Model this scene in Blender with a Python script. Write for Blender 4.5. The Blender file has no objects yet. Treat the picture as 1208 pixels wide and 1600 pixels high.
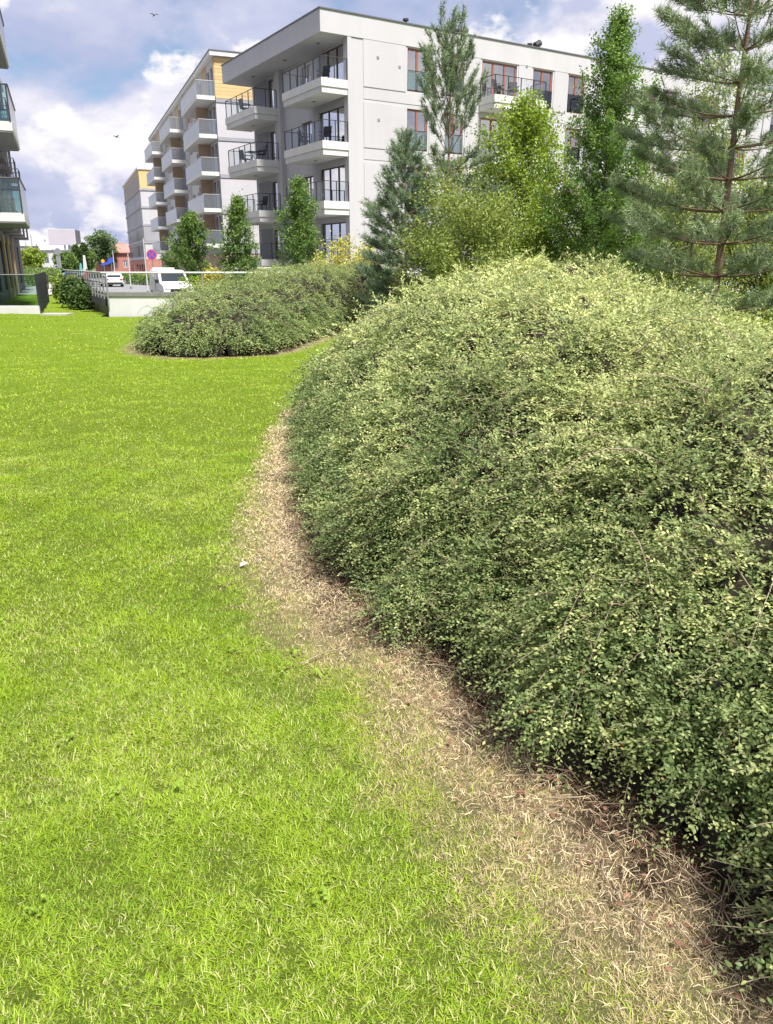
import bpy, math, random
import numpy as np
from mathutils import Vector, Matrix

R = math.radians
scn = bpy.context.scene
COL = scn.collection
rng = np.random.default_rng(11)
random.seed(5)

# ------------------------------------------------------------------ camera
PITCH = math.atan(386 / 1205)
EYE = 1.6
cam_d = bpy.data.cameras.new('camera')
cam_d.sensor_fit = 'VERTICAL'
cam_d.sensor_height = 36.0
cam_d.lens = 36.0 * 1205 / 1600
cam_d.clip_end = 4000
cam_d.clip_start = 0.05
cam = bpy.data.objects.new('camera', cam_d)
COL.objects.link(cam)
cam.location = (0, 0, EYE)
cam.rotation_euler = (R(90) - PITCH, 0, 0)
scn.camera = cam

# ------------------------------------------------------------------ world
SUN_EL, SUN_AZ = R(60), R(150)          # azimuth clockwise from +Y
world = bpy.data.worlds.new('World')
scn.world = world
world.use_nodes = True
wn, wl = world.node_tree.nodes, world.node_tree.links
wn.clear()


def N(t, **kw):
    n = wn.new(t)
    for k, v in kw.items():
        setattr(n, k, v)
    return n


def wmath(op, a, b=None, clamp=False):
    n = N('ShaderNodeMath', operation=op)
    n.use_clamp = clamp
    for i, v in enumerate((a, b)):
        if v is None:
            continue
        if isinstance(v, (int, float)):
            n.inputs[i].default_value = v
        else:
            wl.new(v, n.inputs[i])
    return n.outputs[0]


def wramp(fac, stops, interp='LINEAR'):
    n = N('ShaderNodeValToRGB')
    n.color_ramp.interpolation = interp
    el = n.color_ramp.elements
    while len(el) < len(stops):
        el.new(0.5)
    for e, (p, c) in zip(el, stops):
        e.position = p
        e.color = (*c, 1)
    wl.new(fac, n.inputs[0])
    return n.outputs[0]


def wnoise(vec, scale, detail=9, rough=0.55, dist=0.0):
    n = N('ShaderNodeTexNoise')
    n.inputs['Scale'].default_value = scale
    n.inputs['Detail'].default_value = detail
    n.inputs['Roughness'].default_value = rough
    n.inputs['Distortion'].default_value = dist
    wl.new(vec, n.inputs['Vector'])
    return n.outputs['Fac']


def wmap(vec, loc=(0, 0, 0), scale=(1, 1, 1)):
    n = N('ShaderNodeMapping')
    n.inputs['Location'].default_value = loc
    n.inputs['Scale'].default_value = scale
    wl.new(vec, n.inputs['Vector'])
    return n.outputs[0]


def wmix(fac, a, b):
    n = N('ShaderNodeMix', data_type='RGBA')
    wl.new(fac, n.inputs[0])
    wl.new(a, n.inputs[6])
    wl.new(b, n.inputs[7])
    return n.outputs[2]


tc = N('ShaderNodeTexCoord')
sky = N('ShaderNodeTexSky', sky_type='NISHITA')
sky.sun_disc = False
sky.sun_elevation = SUN_EL
sky.sun_rotation = SUN_AZ
sky.air_density = 1.0
sky.dust_density = 0.6
sky.ozone_density = 2.2
gen = tc.outputs['Generated']
ZS = 1.75


def cl_noise(off, scale, detail, rough, lift=0.0, dist=0.1):
    return wnoise(wmap(gen, (off[0], off[1], off[2] + lift), (1, 1, ZS)), scale, detail, rough, dist)


# broken grey-lavender layer cloud, cumulus heaps lit from above, and blue gaps between them
O_LAY, O_HEAP = (4.96, 6.75, 6.73), (7.87, 2.57, 8.61)
lay = cl_noise(O_LAY, 3.2, 8, 0.50)
lay_up = cl_noise(O_LAY, 3.2, 8, 0.50, 0.05)
heap = cl_noise(O_HEAP, 4.4, 11, 0.56, 0.0, 0.05)
heap_up = cl_noise(O_HEAP, 4.4, 11, 0.56, 0.055, 0.05)
sepz = N('ShaderNodeSeparateXYZ')
wl.new(gen, sepz.inputs[0])
low = wmath('MAXIMUM', wmath('SUBTRACT', 0.16, wmath('MULTIPLY', sepz.outputs[2], 1.6)), 0.0)     # layers close up towards the horizon
lay_m = wramp(wmath('ADD', lay, low), [(0.37, (0, 0, 0)), (0.47, (1, 1, 1))], 'EASE')
heap_m = wramp(heap, [(0.505, (0, 0, 0)), (0.547, (1, 1, 1))], 'EASE')
lay_lit = wmath('ADD', wmath('MULTIPLY', wmath('SUBTRACT', lay, lay_up), 2.4), wmath('MULTIPLY', heap, 0.85))
lay_c = wramp(lay_lit, [(0.28, (2.3, 2.55, 3.6)), (0.46, (2.9, 3.05, 3.95)), (0.62, (4.1, 4.05, 4.5))])
heap_lit = wmath('ADD', wmath('MULTIPLY', wmath('SUBTRACT', heap, heap_up), 3.6), 0.45)
heap_c = wramp(heap_lit, [(0.18, (2.7, 2.85, 3.8)), (0.42, (3.9, 3.85, 4.35)), (0.60, (4.7, 4.6, 4.7))])
sk = N('ShaderNodeVectorMath', operation='MULTIPLY')
wl.new(sky.outputs[0], sk.inputs[0])
sk.inputs[1].default_value = (0.55, 0.60, 0.62)
mixed = wmix(heap_m, wmix(lay_m, sk.outputs[0], lay_c), heap_c)
bg = N('ShaderNodeBackground')
bg.inputs['Strength'].default_value = 0.091
wl.new(mixed, bg.inputs['Color'])
wo = N('ShaderNodeOutputWorld')
wl.new(bg.outputs[0], wo.inputs[0])

# ------------------------------------------------------------------ sun
sun_d = bpy.data.lights.new('sun', 'SUN')
sun_d.energy = 3.9
sun_d.angle = R(9)
sun_d.color = (1.0, 0.955, 0.89)
sun = bpy.data.objects.new('sun', sun_d)
COL.objects.link(sun)
sdir = Vector((math.sin(SUN_AZ) * math.cos(SUN_EL), math.cos(SUN_AZ) * math.cos(SUN_EL), math.sin(SUN_EL)))
sun.rotation_euler = sdir.to_track_quat('Z', 'Y').to_euler()
sun.location = (20, -10, 40)

# ------------------------------------------------------------------ exposure
scn.view_settings.view_transform = 'Standard'
scn.view_settings.look = 'None'
scn.view_settings.gamma = 1
scn.view_settings.exposure = 1.26
scn.view_settings.use_curve_mapping = False
scn.cycles.max_bounces = 6
scn.cycles.transparent_max_bounces = 12

# ------------------------------------------------------------------ pixel helper (distance always given by what a thing stands on)
CP, SP = math.cos(PITCH), math.sin(PITCH)


def at(px, py, Y):
    u, v = (px - 604) / 1205, (800 - py) / 1205
    d = (u, CP + v * SP, v * CP - SP)
    k = Y / d[1]
    return Vector((d[0] * k, Y, EYE + d[2] * k))


# ------------------------------------------------------------------ materials
MATS = {}


def nodes_of(name):
    m = bpy.data.materials.new(name)
    m.use_nodes = True
    nt = m.node_tree
    b = nt.nodes['Principled BSDF']
    return m, nt, b


def surf(name, col, rough=0.7, var=0.12, scale=3.0, bump=0.0, bscale=40.0, metal=0.0, spec=0.4, streak=None, col2=None, coord='Object'):
    """plain surface with two octaves of uneven colour, fine relief and optional vertical rain streaks"""
    if name in MATS:
        return MATS[name]
    m, nt, b = nodes_of(name)
    n, l = nt.nodes, nt.links
    t = n.new('ShaderNodeTexCoord')
    no = n.new('ShaderNodeTexNoise')
    no.inputs['Scale'].default_value = scale
    no.inputs['Detail'].default_value = 8
    no.inputs['Roughness'].default_value = 0.62
    mp = n.new('ShaderNodeMapping')
    if streak:
        mp.inputs['Scale'].default_value = streak
    l.new(t.outputs[coord], mp.inputs[0])
    l.new(mp.outputs[0], no.inputs['Vector'])
    rp = n.new('ShaderNodeValToRGB')
    c = np.array(col)
    c2 = np.array(col2) if col2 is not None else c * (1 - 2 * var)
    rp.color_ramp.elements[0].position = 0.3
    rp.color_ramp.elements[1].position = 0.7
    rp.color_ramp.elements[0].color = (*np.clip(c2, 0, 1), 1)
    rp.color_ramp.elements[1].color = (*np.clip(c * (1 + var * 0.5), 0, 1), 1)
    l.new(no.outputs['Fac'], rp.inputs[0])
    l.new(rp.outputs[0], b.inputs['Base Color'])
    b.inputs['Roughness'].default_value = rough
    b.inputs['Metallic'].default_value = metal
    b.inputs['Specular IOR Level'].default_value = spec
    if bump > 0:
        nb = n.new('ShaderNodeTexNoise')
        nb.inputs['Scale'].default_value = bscale
        nb.inputs['Detail'].default_value = 6
        l.new(t.outputs[coord], nb.inputs['Vector'])
        bp = n.new('ShaderNodeBump')
        bp.inputs['Strength'].default_value = bump
        bp.inputs['Distance'].default_value = 0.02
        l.new(nb.outputs['Fac'], bp.inputs['Height'])
        l.new(bp.outputs[0], b.inputs['Normal'])
    MATS[name] = m
    return m


def tint_mat(name, rough=0.5, trans=0.3, spec=0.35, gain=1.0):
    """leaf / blade material: colour from the mesh attribute 'tint', some light passes through"""
    m, nt, b = nodes_of(name)
    n, l = nt.nodes, nt.links
    a = n.new('ShaderNodeAttribute')
    a.attribute_name = 'tint'
    b.inputs['Roughness'].default_value = rough
    b.inputs['Specular IOR Level'].default_value = spec
    l.new(a.outputs['Color'], b.inputs['Base Color'])
    if trans > 0:
        tr = n.new('ShaderNodeBsdfTranslucent')
        hs = n.new('ShaderNodeHueSaturation')
        hs.inputs['Saturation'].default_value = 1.15
        hs.inputs['Value'].default_value = 1.25
        l.new(a.outputs['Color'], hs.inputs['Color'])
        l.new(hs.outputs[0], tr.inputs['Color'])
        mx = n.new('ShaderNodeMixShader')
        mx.inputs[0].default_value = trans
        l.new(b.outputs[0], mx.inputs[1])
        l.new(tr.outputs[0], mx.inputs[2])
        l.new(mx.outputs[0], n['Material Output'].inputs[0])
    MATS[name] = m
    return m


def glass_mat(name, tint=(0.8, 0.9, 0.9), refl=0.12, rough=0.02, opaque=0.0, film=(0.7, 0.75, 0.8)):
    m, nt, b = nodes_of(name)
    n, l = nt.nodes, nt.links
    tr = n.new('ShaderNodeBsdfTransparent')
    tr.inputs[0].default_value = (*tint, 1)
    gl = n.new('ShaderNodeBsdfGlossy')
    gl.inputs['Roughness'].default_value = rough
    fr = n.new('ShaderNodeFresnel')
    fr.inputs['IOR'].default_value = 1.5
    mth = n.new('ShaderNodeMath')
    mth.operation = 'ADD'
    mth.use_clamp = True
    mth.inputs[1].default_value = refl
    if refl < 0:
        mth.operation = 'MULTIPLY'
        mth.inputs[1].default_value = -refl
    l.new(fr.outputs[0], mth.inputs[0])
    mx = n.new('ShaderNodeMixShader')
    l.new(mth.outputs[0], mx.inputs[0])
    l.new(tr.outputs[0], mx.inputs[1])
    l.new(gl.outputs[0], mx.inputs[2])
    last = mx
    if opaque > 0:
        df = n.new('ShaderNodeBsdfDiffuse')
        df.inputs[0].default_value = (*film, 1)
        m2 = n.new('ShaderNodeMixShader')
        m2.inputs[0].default_value = opaque
        l.new(mx.outputs[0], m2.inputs[1])
        l.new(df.outputs[0], m2.inputs[2])
        last = m2
    l.new(last.outputs[0], n['Material Output'].inputs[0])
    MATS[name] = m
    return m


def wood_mat(name, col, col2):
    m, nt, b = nodes_of(name)
    n, l = nt.nodes, nt.links
    t = n.new('ShaderNodeTexCoord')
    oi = n.new('ShaderNodeObjectInfo')
    mp = n.new('ShaderNodeMapping')
    mp.inputs['Scale'].default_value = (1.5, 1.5, 22)
    l.new(t.outputs['Object'], mp.inputs[0])
    no = n.new('ShaderNodeTexNoise')
    no.inputs['Scale'].default_value = 2.0
    no.inputs['Detail'].default_value = 7
    l.new(mp.outputs[0], no.inputs['Vector'])
    ad = n.new('ShaderNodeMath')
    ad.operation = 'MULTIPLY_ADD'
    ad.inputs[1].default_value = 0.5
    l.new(oi.outputs['Random'], ad.inputs[0])
    l.new(no.outputs['Fac'], ad.inputs[2])
    rp = n.new('ShaderNodeValToRGB')
    rp.color_ramp.elements[0].position = 0.35
    rp.color_ramp.elements[1].position = 1.0
    rp.color_ramp.elements[0].color = (*col2, 1)
    rp.color_ramp.elements[1].color = (*col, 1)
    l.new(ad.outputs[0], rp.inputs[0])
    l.new(rp.outputs[0], b.inputs['Base Color'])
    b.inputs['Roughness'].default_value = 0.6
    MATS[name] = m
    return m


def earth_mat():
    m, nt, b = nodes_of('earth')
    n, l = nt.nodes, nt.links
    a = n.new('ShaderNodeAttribute')
    a.attribute_name = 'tint'
    t = n.new('ShaderNodeTexCoord')
    fac = None
    for sc_, lo_ in ((45, 0.45), (220, 0.35)):
        no = n.new('ShaderNodeTexNoise')
        no.inputs['Scale'].default_value = sc_
        no.inputs['Detail'].default_value = 6
        no.inputs['Roughness'].default_value = 0.7
        l.new(t.outputs['Object'], no.inputs['Vector'])
        mr = n.new('ShaderNodeMapRange')
        mr.inputs[1].default_value, mr.inputs[2].default_value = 0.3, 0.7
        mr.inputs[3].default_value, mr.inputs[4].default_value = lo_, 1.25
        l.new(no.outputs['Fac'], mr.inputs[0])
        if fac is None:
            fac = mr.outputs[0]
        else:
            mu = n.new('ShaderNodeMath')
            mu.operation = 'MULTIPLY'
            l.new(fac, mu.inputs[0])
            l.new(mr.outputs[0], mu.inputs[1])
            fac = mu.outputs[0]
    vm = n.new('ShaderNodeVectorMath')
    vm.operation = 'SCALE'
    l.new(a.outputs['Color'], vm.inputs[0])
    l.new(fac, vm.inputs['Scale'])
    l.new(vm.outputs[0], b.inputs['Base Color'])
    bp = n.new('ShaderNodeBump')
    bp.inputs['Strength'].default_value = 0.9
    bp.inputs['Distance'].default_value = 0.015
    l.new(fac, bp.inputs['Height'])
    l.new(bp.outputs[0], b.inputs['Normal'])
    b.inputs['Roughness'].default_value = 0.95
    b.inputs['Specular IOR Level'].default_value = 0.1
    MATS['earth'] = m


earth_mat()
tint_mat('grass', 0.55, 0.38, 0.3)
tint_mat('leaf', 0.5, 0.32, 0.28)
tint_mat('tree_leaf', 0.6, 0.35, 0.2)
tint_mat('needle', 0.55, 0.28, 0.3)
tint_mat('straw', 0.75, 0.15, 0.2)
surf('white_render', (0.470, 0.460, 0.485), 0.85, 0.045, 0.6, 0.15, 60, streak=(1, 1, 0.25))
surf('white_panel', (0.455, 0.445, 0.470), 0.85, 0.045, 0.7, 0.15, 60, streak=(1, 1, 0.25))
surf('white_slab', (0.62, 0.61, 0.60), 0.8, 0.06, 1.2, 0.1, 60)
surf('grey_render', (0.30, 0.30, 0.33), 0.85, 0.06, 1.0, 0.15, 60)
surf('dark_cladding', (0.075, 0.082, 0.095), 0.55, 0.15, 1.5, 0.1, 30)
surf('metal_dark', (0.05, 0.05, 0.055), 0.45, 0.1, 8, metal=0.3)
surf('metal_grey', (0.32, 0.33, 0.34), 0.45, 0.1, 8, metal=0.5)
surf('metal_pale', (0.55, 0.56, 0.57), 0.45, 0.08, 6, metal=0.2)
surf('coping', (0.16, 0.165, 0.18), 0.5, 0.1, 2, metal=0.4)
surf('frame_red', (0.30, 0.115, 0.08), 0.5, 0.1, 6)
surf('frame_brown', (0.10, 0.06, 0.045), 0.5, 0.1, 6)
surf('blind', (0.62, 0.61, 0.66), 0.8, 0.05, 2)
surf('curtain', (0.45, 0.45, 0.48), 0.9, 0.15, 9, streak=(6, 6, 0.3))
surf('interior', (0.05, 0.052, 0.06), 0.9, 0.2, 2)
surf('concrete_white', (0.60, 0.60, 0.60), 0.85, 0.10, 0.9, 0.2, 50, streak=(1, 1, 0.3))
surf('concrete_grey', (0.19, 0.19, 0.18), 0.9, 0.14, 2.2, 0.3, 40, streak=(1, 1, 0.3))
surf('paving', (0.40, 0.38, 0.36), 0.9, 0.1, 1.4, 0.2, 30)
surf('asphalt', (0.22, 0.22, 0.23), 0.92, 0.08, 0.5, 0.3, 90)
surf('brick_red', (0.44, 0.20, 0.16), 0.9, 0.15, 3, 0.2, 30)  # brick lightened, distance haze put into the colour
surf('tile_red', (0.50, 0.21, 0.18), 0.85, 0.12, 2.5, 0.2, 20)  # roof tiles lightened the same way, far haze mixed into the red
surf('sand_base', (0.48, 0.36, 0.27), 0.9, 0.08, 2)
surf('balcony_brown', (0.46, 0.34, 0.24), 0.8, 0.1, 2.5)
surf('bark_pine', (0.23, 0.135, 0.09), 0.9, 0.2, 6, 0.8, 25, streak=(1, 1, 0.35), col2=(0.085, 0.062, 0.05))
surf('bark_grey', (0.13, 0.11, 0.09), 0.9, 0.2, 8, 0.6, 30, streak=(1, 1, 0.3))
surf('bark_twig', (0.36, 0.29, 0.20), 0.7, 0.25, 14, col2=(0.09, 0.055, 0.04))
surf('shrub_inside', (0.030, 0.024, 0.016), 0.95, 0.3, 14, 0.8, 30)  # brown shrub interior, darkened so the gaps read as deep shadow
surf('ground_soil', (0.12, 0.15, 0.045), 0.95, 0.1, 0.3, 0.5, 8, col2=(0.09, 0.085, 0.045))
surf('car_white', (0.72, 0.73, 0.75), 0.25, 0.02, 2, spec=0.6)
surf('car_blue', (0.06, 0.15, 0.36), 0.25, 0.04, 2, spec=0.6)
surf('car_dark', (0.05, 0.055, 0.065), 0.25, 0.04, 2, spec=0.6)
surf('car_silver', (0.42, 0.43, 0.46), 0.3, 0.04, 2, metal=0.4, spec=0.6)
surf('tyre', (0.025, 0.025, 0.025), 0.85, 0.1, 10)
surf('sign_blue', (0.05, 0.08, 0.42), 0.4, 0.04, 4)
surf('sign_red', (0.50, 0.05, 0.09), 0.4, 0.04, 4)
surf('sign_orange', (0.75, 0.33, 0.04), 0.5, 0.04, 4)
surf('sign_grey', (0.20, 0.21, 0.23), 0.5, 0.08, 4)
surf('sign_teal', (0.10, 0.36, 0.34), 0.5, 0.08, 4)
surf('pane_dark', (0.13, 0.135, 0.16), 0.15, 0.1, 2, spec=0.7)
surf('plastic_green', (0.05, 0.32, 0.19), 0.5, 0.08, 4)
surf('plastic_black', (0.022, 0.022, 0.025), 0.5, 0.1, 8)
surf('poster_pale', (0.40, 0.37, 0.42), 0.6, 0.04, 0.8)
surf('paper', (0.80, 0.80, 0.80), 0.7, 0.03, 9)
surf('feather', (0.03, 0.03, 0.04), 0.7, 0.1, 9)
surf('skin', (0.42, 0.25, 0.19), 0.6, 0.06, 9)
surf('cloth_red', (0.26, 0.06, 0.06), 0.85, 0.1, 9)
surf('cloth_dark', (0.035, 0.04, 0.06), 0.85, 0.1, 9)
surf('berry', (0.50, 0.02, 0.012), 0.3, 0.1, 9)
wood_mat('wood_gold', (0.62, 0.43, 0.20), (0.46, 0.31, 0.13))
wood_mat('wood_tan', (0.50, 0.36, 0.20), (0.38, 0.26, 0.14))
glass_mat('glass_clear', (0.82, 0.92, 0.92), 0.08)
glass_mat('glass_thin', (0.94, 0.955, 0.96), -0.12, 0.05)
glass_mat('glass_frost', (0.80, 0.88, 0.95), 0.08, 0.15, 0.30, (0.62, 0.68, 0.76))
glass_mat('glass_haze', (0.86, 0.90, 0.94), -0.5, 0.1, 0.10, (0.62, 0.68, 0.76))
glass_mat('glass_green', (0.72, 0.85, 0.82), 0.06, 0.02)
glass_mat('window_pane', (0.66, 0.70, 0.76), 0.24, 0.02)
glass_mat('window_sky', (0.72, 0.74, 0.80), 0.46, 0.03)
glass_mat('car_glass', (0.30, 0.36, 0.40), 0.25, 0.02)


# ------------------------------------------------------------------ mesh helpers
def npmesh(name, V, tris=None, quads=None, mat=None, tint=None, parent=None, smooth=False):
    V = np.asarray(V, np.float32)
    nt = 0 if tris is None else len(tris)
    nq = 0 if quads is None else len(quads)
    me = bpy.data.meshes.new(name)
    me.vertices.add(len(V))
    me.vertices.foreach_set('co', V.ravel())
    loops = []
    if nt:
        loops.append(np.asarray(tris, np.int32).ravel())
    if nq:
        loops.append(np.asarray(quads, np.int32).ravel())
    loops = np.concatenate(loops)
    me.loops.add(len(loops))
    me.loops.foreach_set('vertex_index', loops)
    me.polygons.add(nt + nq)
    starts = np.concatenate([np.arange(nt) * 3, nt * 3 + np.arange(nq) * 4]).astype(np.int32)
    me.polygons.foreach_set('loop_start', starts)
    if smooth:
        me.polygons.foreach_set('use_smooth', np.ones(nt + nq, bool))
    me.update(calc_edges=True)
    if tint is not None:
        a = me.attributes.new('tint', 'FLOAT_COLOR', 'POINT')
        c = np.ones((len(V), 4), np.float32)
        c[:, :3] = tint
        a.data.foreach_set('color', c.ravel())
    o = bpy.data.objects.new(name, me)
    COL.objects.link(o)
    if mat:
        me.materials.append(MATS[mat])
    if parent:
        o.parent = parent
    return o


class MB:
    """collects boxes, bars, tubes and prisms; build() links them as one mesh object"""

    def __init__(s):
        s.v, s.f = [], []

    def add(s, vs, fs):
        k = len(s.v)
        s.v += [tuple(v) for v in vs]
        s.f += [tuple(i + k for i in f) for f in fs]
        return s

    def box(s, x0, x1, y0, y1, z0, z1):
        s.add([(x0, y0, z0), (x1, y0, z0), (x1, y1, z0), (x0, y1, z0), (x0, y0, z1), (x1, y0, z1), (x1, y1, z1), (x0, y1, z1)],
              [(3, 2, 1, 0), (4, 5, 6, 7), (0, 1, 5, 4), (1, 2, 6, 5), (2, 3, 7, 6), (3, 0, 4, 7)])
        return s

    def prism(s, pts, axis, a, b):
        """polygon pts (2D) extruded along axis from a to b"""
        n = len(pts)

        def mk(p, t):
            return {'x': (t, p[0], p[1]), 'y': (p[0], t, p[1]), 'z': (p[0], p[1], t)}[axis]
        vs = [mk(p, a) for p in pts] + [mk(p, b) for p in pts]
        fs = [tuple(range(n))[::-1], tuple(range(n, 2 * n))]
        fs += [(i, (i + 1) % n, n + (i + 1) % n, n + i) for i in range(n)]
        return s.add(vs, fs)

    def tube(s, pts, rad, sides=8, cap=True):
        pts = [Vector(p) for p in pts]
        if isinstance(rad, (int, float)):
            rad = [rad] * len(pts)
        vs, fs = [], []
        for i, p in enumerate(pts):
            d = (pts[min(i + 1, len(pts) - 1)] - pts[max(i - 1, 0)]).normalized()
            a = d.cross(Vector((0, 0, 1)))
            if a.length < 0.1:
                a = d.cross(Vector((1, 0, 0)))
            a.normalize()
            b = d.cross(a)
            for k in range(sides):
                t = 2 * math.pi * k / sides
                vs.append(p + (a * math.cos(t) + b * math.sin(t)) * rad[i])
        for i in range(len(pts) - 1):
            for k in range(sides):
                k2 = (k + 1) % sides
                fs.append((i * sides + k, i * sides + k2, (i + 1) * sides + k2, (i + 1) * sides + k))
        if cap:
            fs.append(tuple(range(sides))[::-1])
            fs.append(tuple(range((len(pts) - 1) * sides, len(pts) * sides)))
        return s.add(vs, fs)

    def disc(s, c, r, axis_y0, axis_y1, n=20):
        """cylinder along local y"""
        pts = [(c[0] + r * math.cos(2 * math.pi * k / n), c[1] + r * math.sin(2 * math.pi * k / n)) for k in range(n)]
        return s.prism(pts, 'y', axis_y0, axis_y1)

    def mesh(s, name, mat):
        me = bpy.data.meshes.new(name)
        me.from_pydata(s.v, [], s.f)
        me.materials.append(MATS[mat])
        me.update()
        return me

    def build(s, name, mat, parent=None, bevel=0.0, smooth=False):
        me = s.mesh(name, mat)
        o = bpy.data.objects.new(name, me)
        COL.objects.link(o)
        if parent:
            o.parent = parent
        if bevel > 0:
            b = o.modifiers.new('bevel', 'BEVEL')
            b.width = bevel
            b.segments = 2
            b.limit_method = 'ANGLE'
        if smooth:
            for p in me.polygons:
                p.use_smooth = True
        return o


def tag(o, label, cat, group=None):
    o['label'] = label
    o['category'] = cat
    if group:
        o['group'] = group
    return o


def struct(o):
    o['kind'] = 'structure'
    return o


def stuff(o, label=None, cat=None):
    o['kind'] = 'stuff'
    if label:
        tag(o, label, cat)
    return o


def thing(name, label, cat, loc=(0, 0, 0), rz=0.0, group=None):
    o = bpy.data.objects.new(name, None)
    o.empty_display_size = 0.2
    COL.objects.link(o)
    o.location = loc
    o.rotation_euler = (0, 0, rz)
    return tag(o, label, cat, group)


def inst(name, me, parent, loc=(0, 0, 0), rz=0.0):
    """another object that shares mesh data"""
    o = bpy.data.objects.new(name, me)
    COL.objects.link(o)
    o.parent = parent
    o.location = loc
    o.rotation_euler = (0, 0, rz)
    return o


def copy_tree(o, parent=None):
    c = o.copy()
    COL.objects.link(c)
    c.parent = parent
    for ch in list(o.children):
        copy_tree(ch, c)
    return c


# ------------------------------------------------------------------ vector helpers
def unit(a):
    return a / np.maximum(np.linalg.norm(a, axis=-1, keepdims=True), 1e-9)


def rand_dirs(n):
    return unit(rng.normal(size=(n, 3)))


class Wave:
    """smooth band-limited noise from random sine waves, about -1..1"""

    def __init__(s, freq, n=13, dim=2, seed=0):
        r = np.random.default_rng(seed)
        s.k = unit(r.normal(size=(n, dim))) * (freq * r.uniform(0.4, 1.6, (n, 1)))
        s.p = r.uniform(0, 6.283, n)
        s.a = math.sqrt(2.0 / n)

    def __call__(s, P):
        P = np.asarray(P, np.float32)
        out = np.zeros(len(P), np.float32)
        for k, p in zip((s.k * 6.283).astype(np.float32), s.p):
            out += np.sin(P @ k + np.float32(p))
        return out.astype(float) * s.a * 0.7


def poly_sd(P, poly):
    """signed distance to polygon, positive inside"""
    P = np.asarray(P, float)
    A = np.asarray(poly, float)
    B = np.roll(A, -1, 0)
    best = np.full(len(P), 1e9)
    inside = np.zeros(len(P), bool)
    for a, b in zip(A, B):
        ab = b - a
        t = np.clip(((P - a) @ ab) / (ab @ ab), 0, 1)
        best = np.minimum(best, np.linalg.norm(P - a - t[:, None] * ab, axis=1))
        c = (a[1] > P[:, 1]) != (b[1] > P[:, 1])
        with np.errstate(divide='ignore', invalid='ignore'):
            xi = (b[0] - a[0]) * (P[:, 1] - a[1]) / (b[1] - a[1] + 1e-12) + a[0]
        inside ^= c & (P[:, 0] < xi)
    return np.where(inside, best, -best)


class Grid:
    """bilinear look-up of a function of (x, y) on a fine grid"""

    def __init__(s, f, lo, hi, step):
        s.lo, s.step = np.asarray(lo, float), step
        s.nx, s.ny = (np.ceil((np.asarray(hi) - s.lo) / step).astype(int) + 1)
        gx, gy = np.meshgrid(s.lo[0] + np.arange(s.nx) * step, s.lo[1] + np.arange(s.ny) * step)
        s.P = np.stack([gx.ravel(), gy.ravel()], 1)
        s.v = f(s.P).reshape(s.ny, s.nx)

    def look(s, v, P):
        q = (np.asarray(P) - s.lo) / s.step
        q[:, 0] = np.clip(q[:, 0], 0, s.nx - 1.001)
        q[:, 1] = np.clip(q[:, 1], 0, s.ny - 1.001)
        i = q.astype(int)
        f = q - i
        a = v[i[:, 1], i[:, 0]] * (1 - f[:, 0]) + v[i[:, 1], i[:, 0] + 1] * f[:, 0]
        b = v[i[:, 1] + 1, i[:, 0]] * (1 - f[:, 0]) + v[i[:, 1] + 1, i[:, 0] + 1] * f[:, 0]
        return a * (1 - f[:, 1]) + b * f[:, 1]

    def __call__(s, P):
        return s.look(s.v, P)


def spline_closed(pts, m=6):
    pts = np.asarray(pts, float)
    out = []
    n = len(pts)
    for i in range(n):
        p0, p1, p2, p3 = pts[i - 1], pts[i], pts[(i + 1) % n], pts[(i + 2) % n]
        for k in range(m):
            t = k / m
            out.append(0.5 * (2 * p1 + (p2 - p0) * t + (2 * p0 - 5 * p1 + 4 * p2 - p3) * t ** 2 + (3 * p1 - p0 - 3 * p2 + p3) * t ** 3))
    return np.array(out)


def leaf_mesh(pos, axis, nrm, L, W, hexa=True):
    """leaves: base, widening, tip. returns V, T and verts per leaf"""
    n = len(pos)
    axis = unit(axis)
    side = unit(np.cross(axis, nrm))
    nn = np.cross(side, axis)
    L = L[:, None]
    W = W[:, None]
    if hexa:
        v = np.stack([pos,
                      pos + axis * L * 0.32 + side * W * 0.46 + nn * W * 0.14, pos + axis * L * 0.32 - side * W * 0.46 + nn * W * 0.14,
                      pos + axis * L * 0.72 + side * W * 0.38 + nn * W * 0.10, pos + axis * L * 0.72 - side * W * 0.38 + nn * W * 0.10,
                      pos + axis * L - nn * W * 0.12], 1)
        f = np.array([[0, 1, 2], [1, 3, 2], [2, 3, 4], [3, 5, 4]])
        k = 6
    else:
        v = np.stack([pos, pos + axis * L * 0.5 + side * W * 0.5, pos + axis * L - nn * L * 0.08, pos + axis * L * 0.5 - side * W * 0.5], 1)
        f = np.array([[0, 1, 2], [0, 2, 3]])
        k = 4
    T = (np.arange(n)[:, None, None] * k + f[None]).reshape(-1, 3)
    return v.reshape(-1, 3), T, k


def tube_mesh(paths, rad, sides=3):
    """paths (N,K,3), rad (N,K) -> V, quads"""
    Nn, K, _ = paths.shape
    d = np.gradient(paths, axis=1)
    d = unit(d)
    ref = np.zeros_like(d)
    ref[..., 0] = 0.3
    ref[..., 1] = 0.5
    ref[..., 2] = 0.81
    a = unit(np.cross(d, ref))
    b = np.cross(d, a)
    V = []
    for k in range(sides):
        t = 2 * math.pi * k / sides
        V.append(paths + (a * math.cos(t) + b * math.sin(t)) * rad[..., None])
    V = np.stack(V, 2).reshape(-1, 3)                    # N,K,S
    i = np.arange(Nn)[:, None, None] * K * sides
    j = np.arange(K - 1)[None, :, None] * sides
    s = np.arange(sides)[None, None, :]
    s2 = (s + 1) % sides
    Q = np.stack([i + j + s, i + j + s2, i + j + sides + s2, i + j + sides + s], -1).reshape(-1, 4)
    return V, Q


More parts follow.
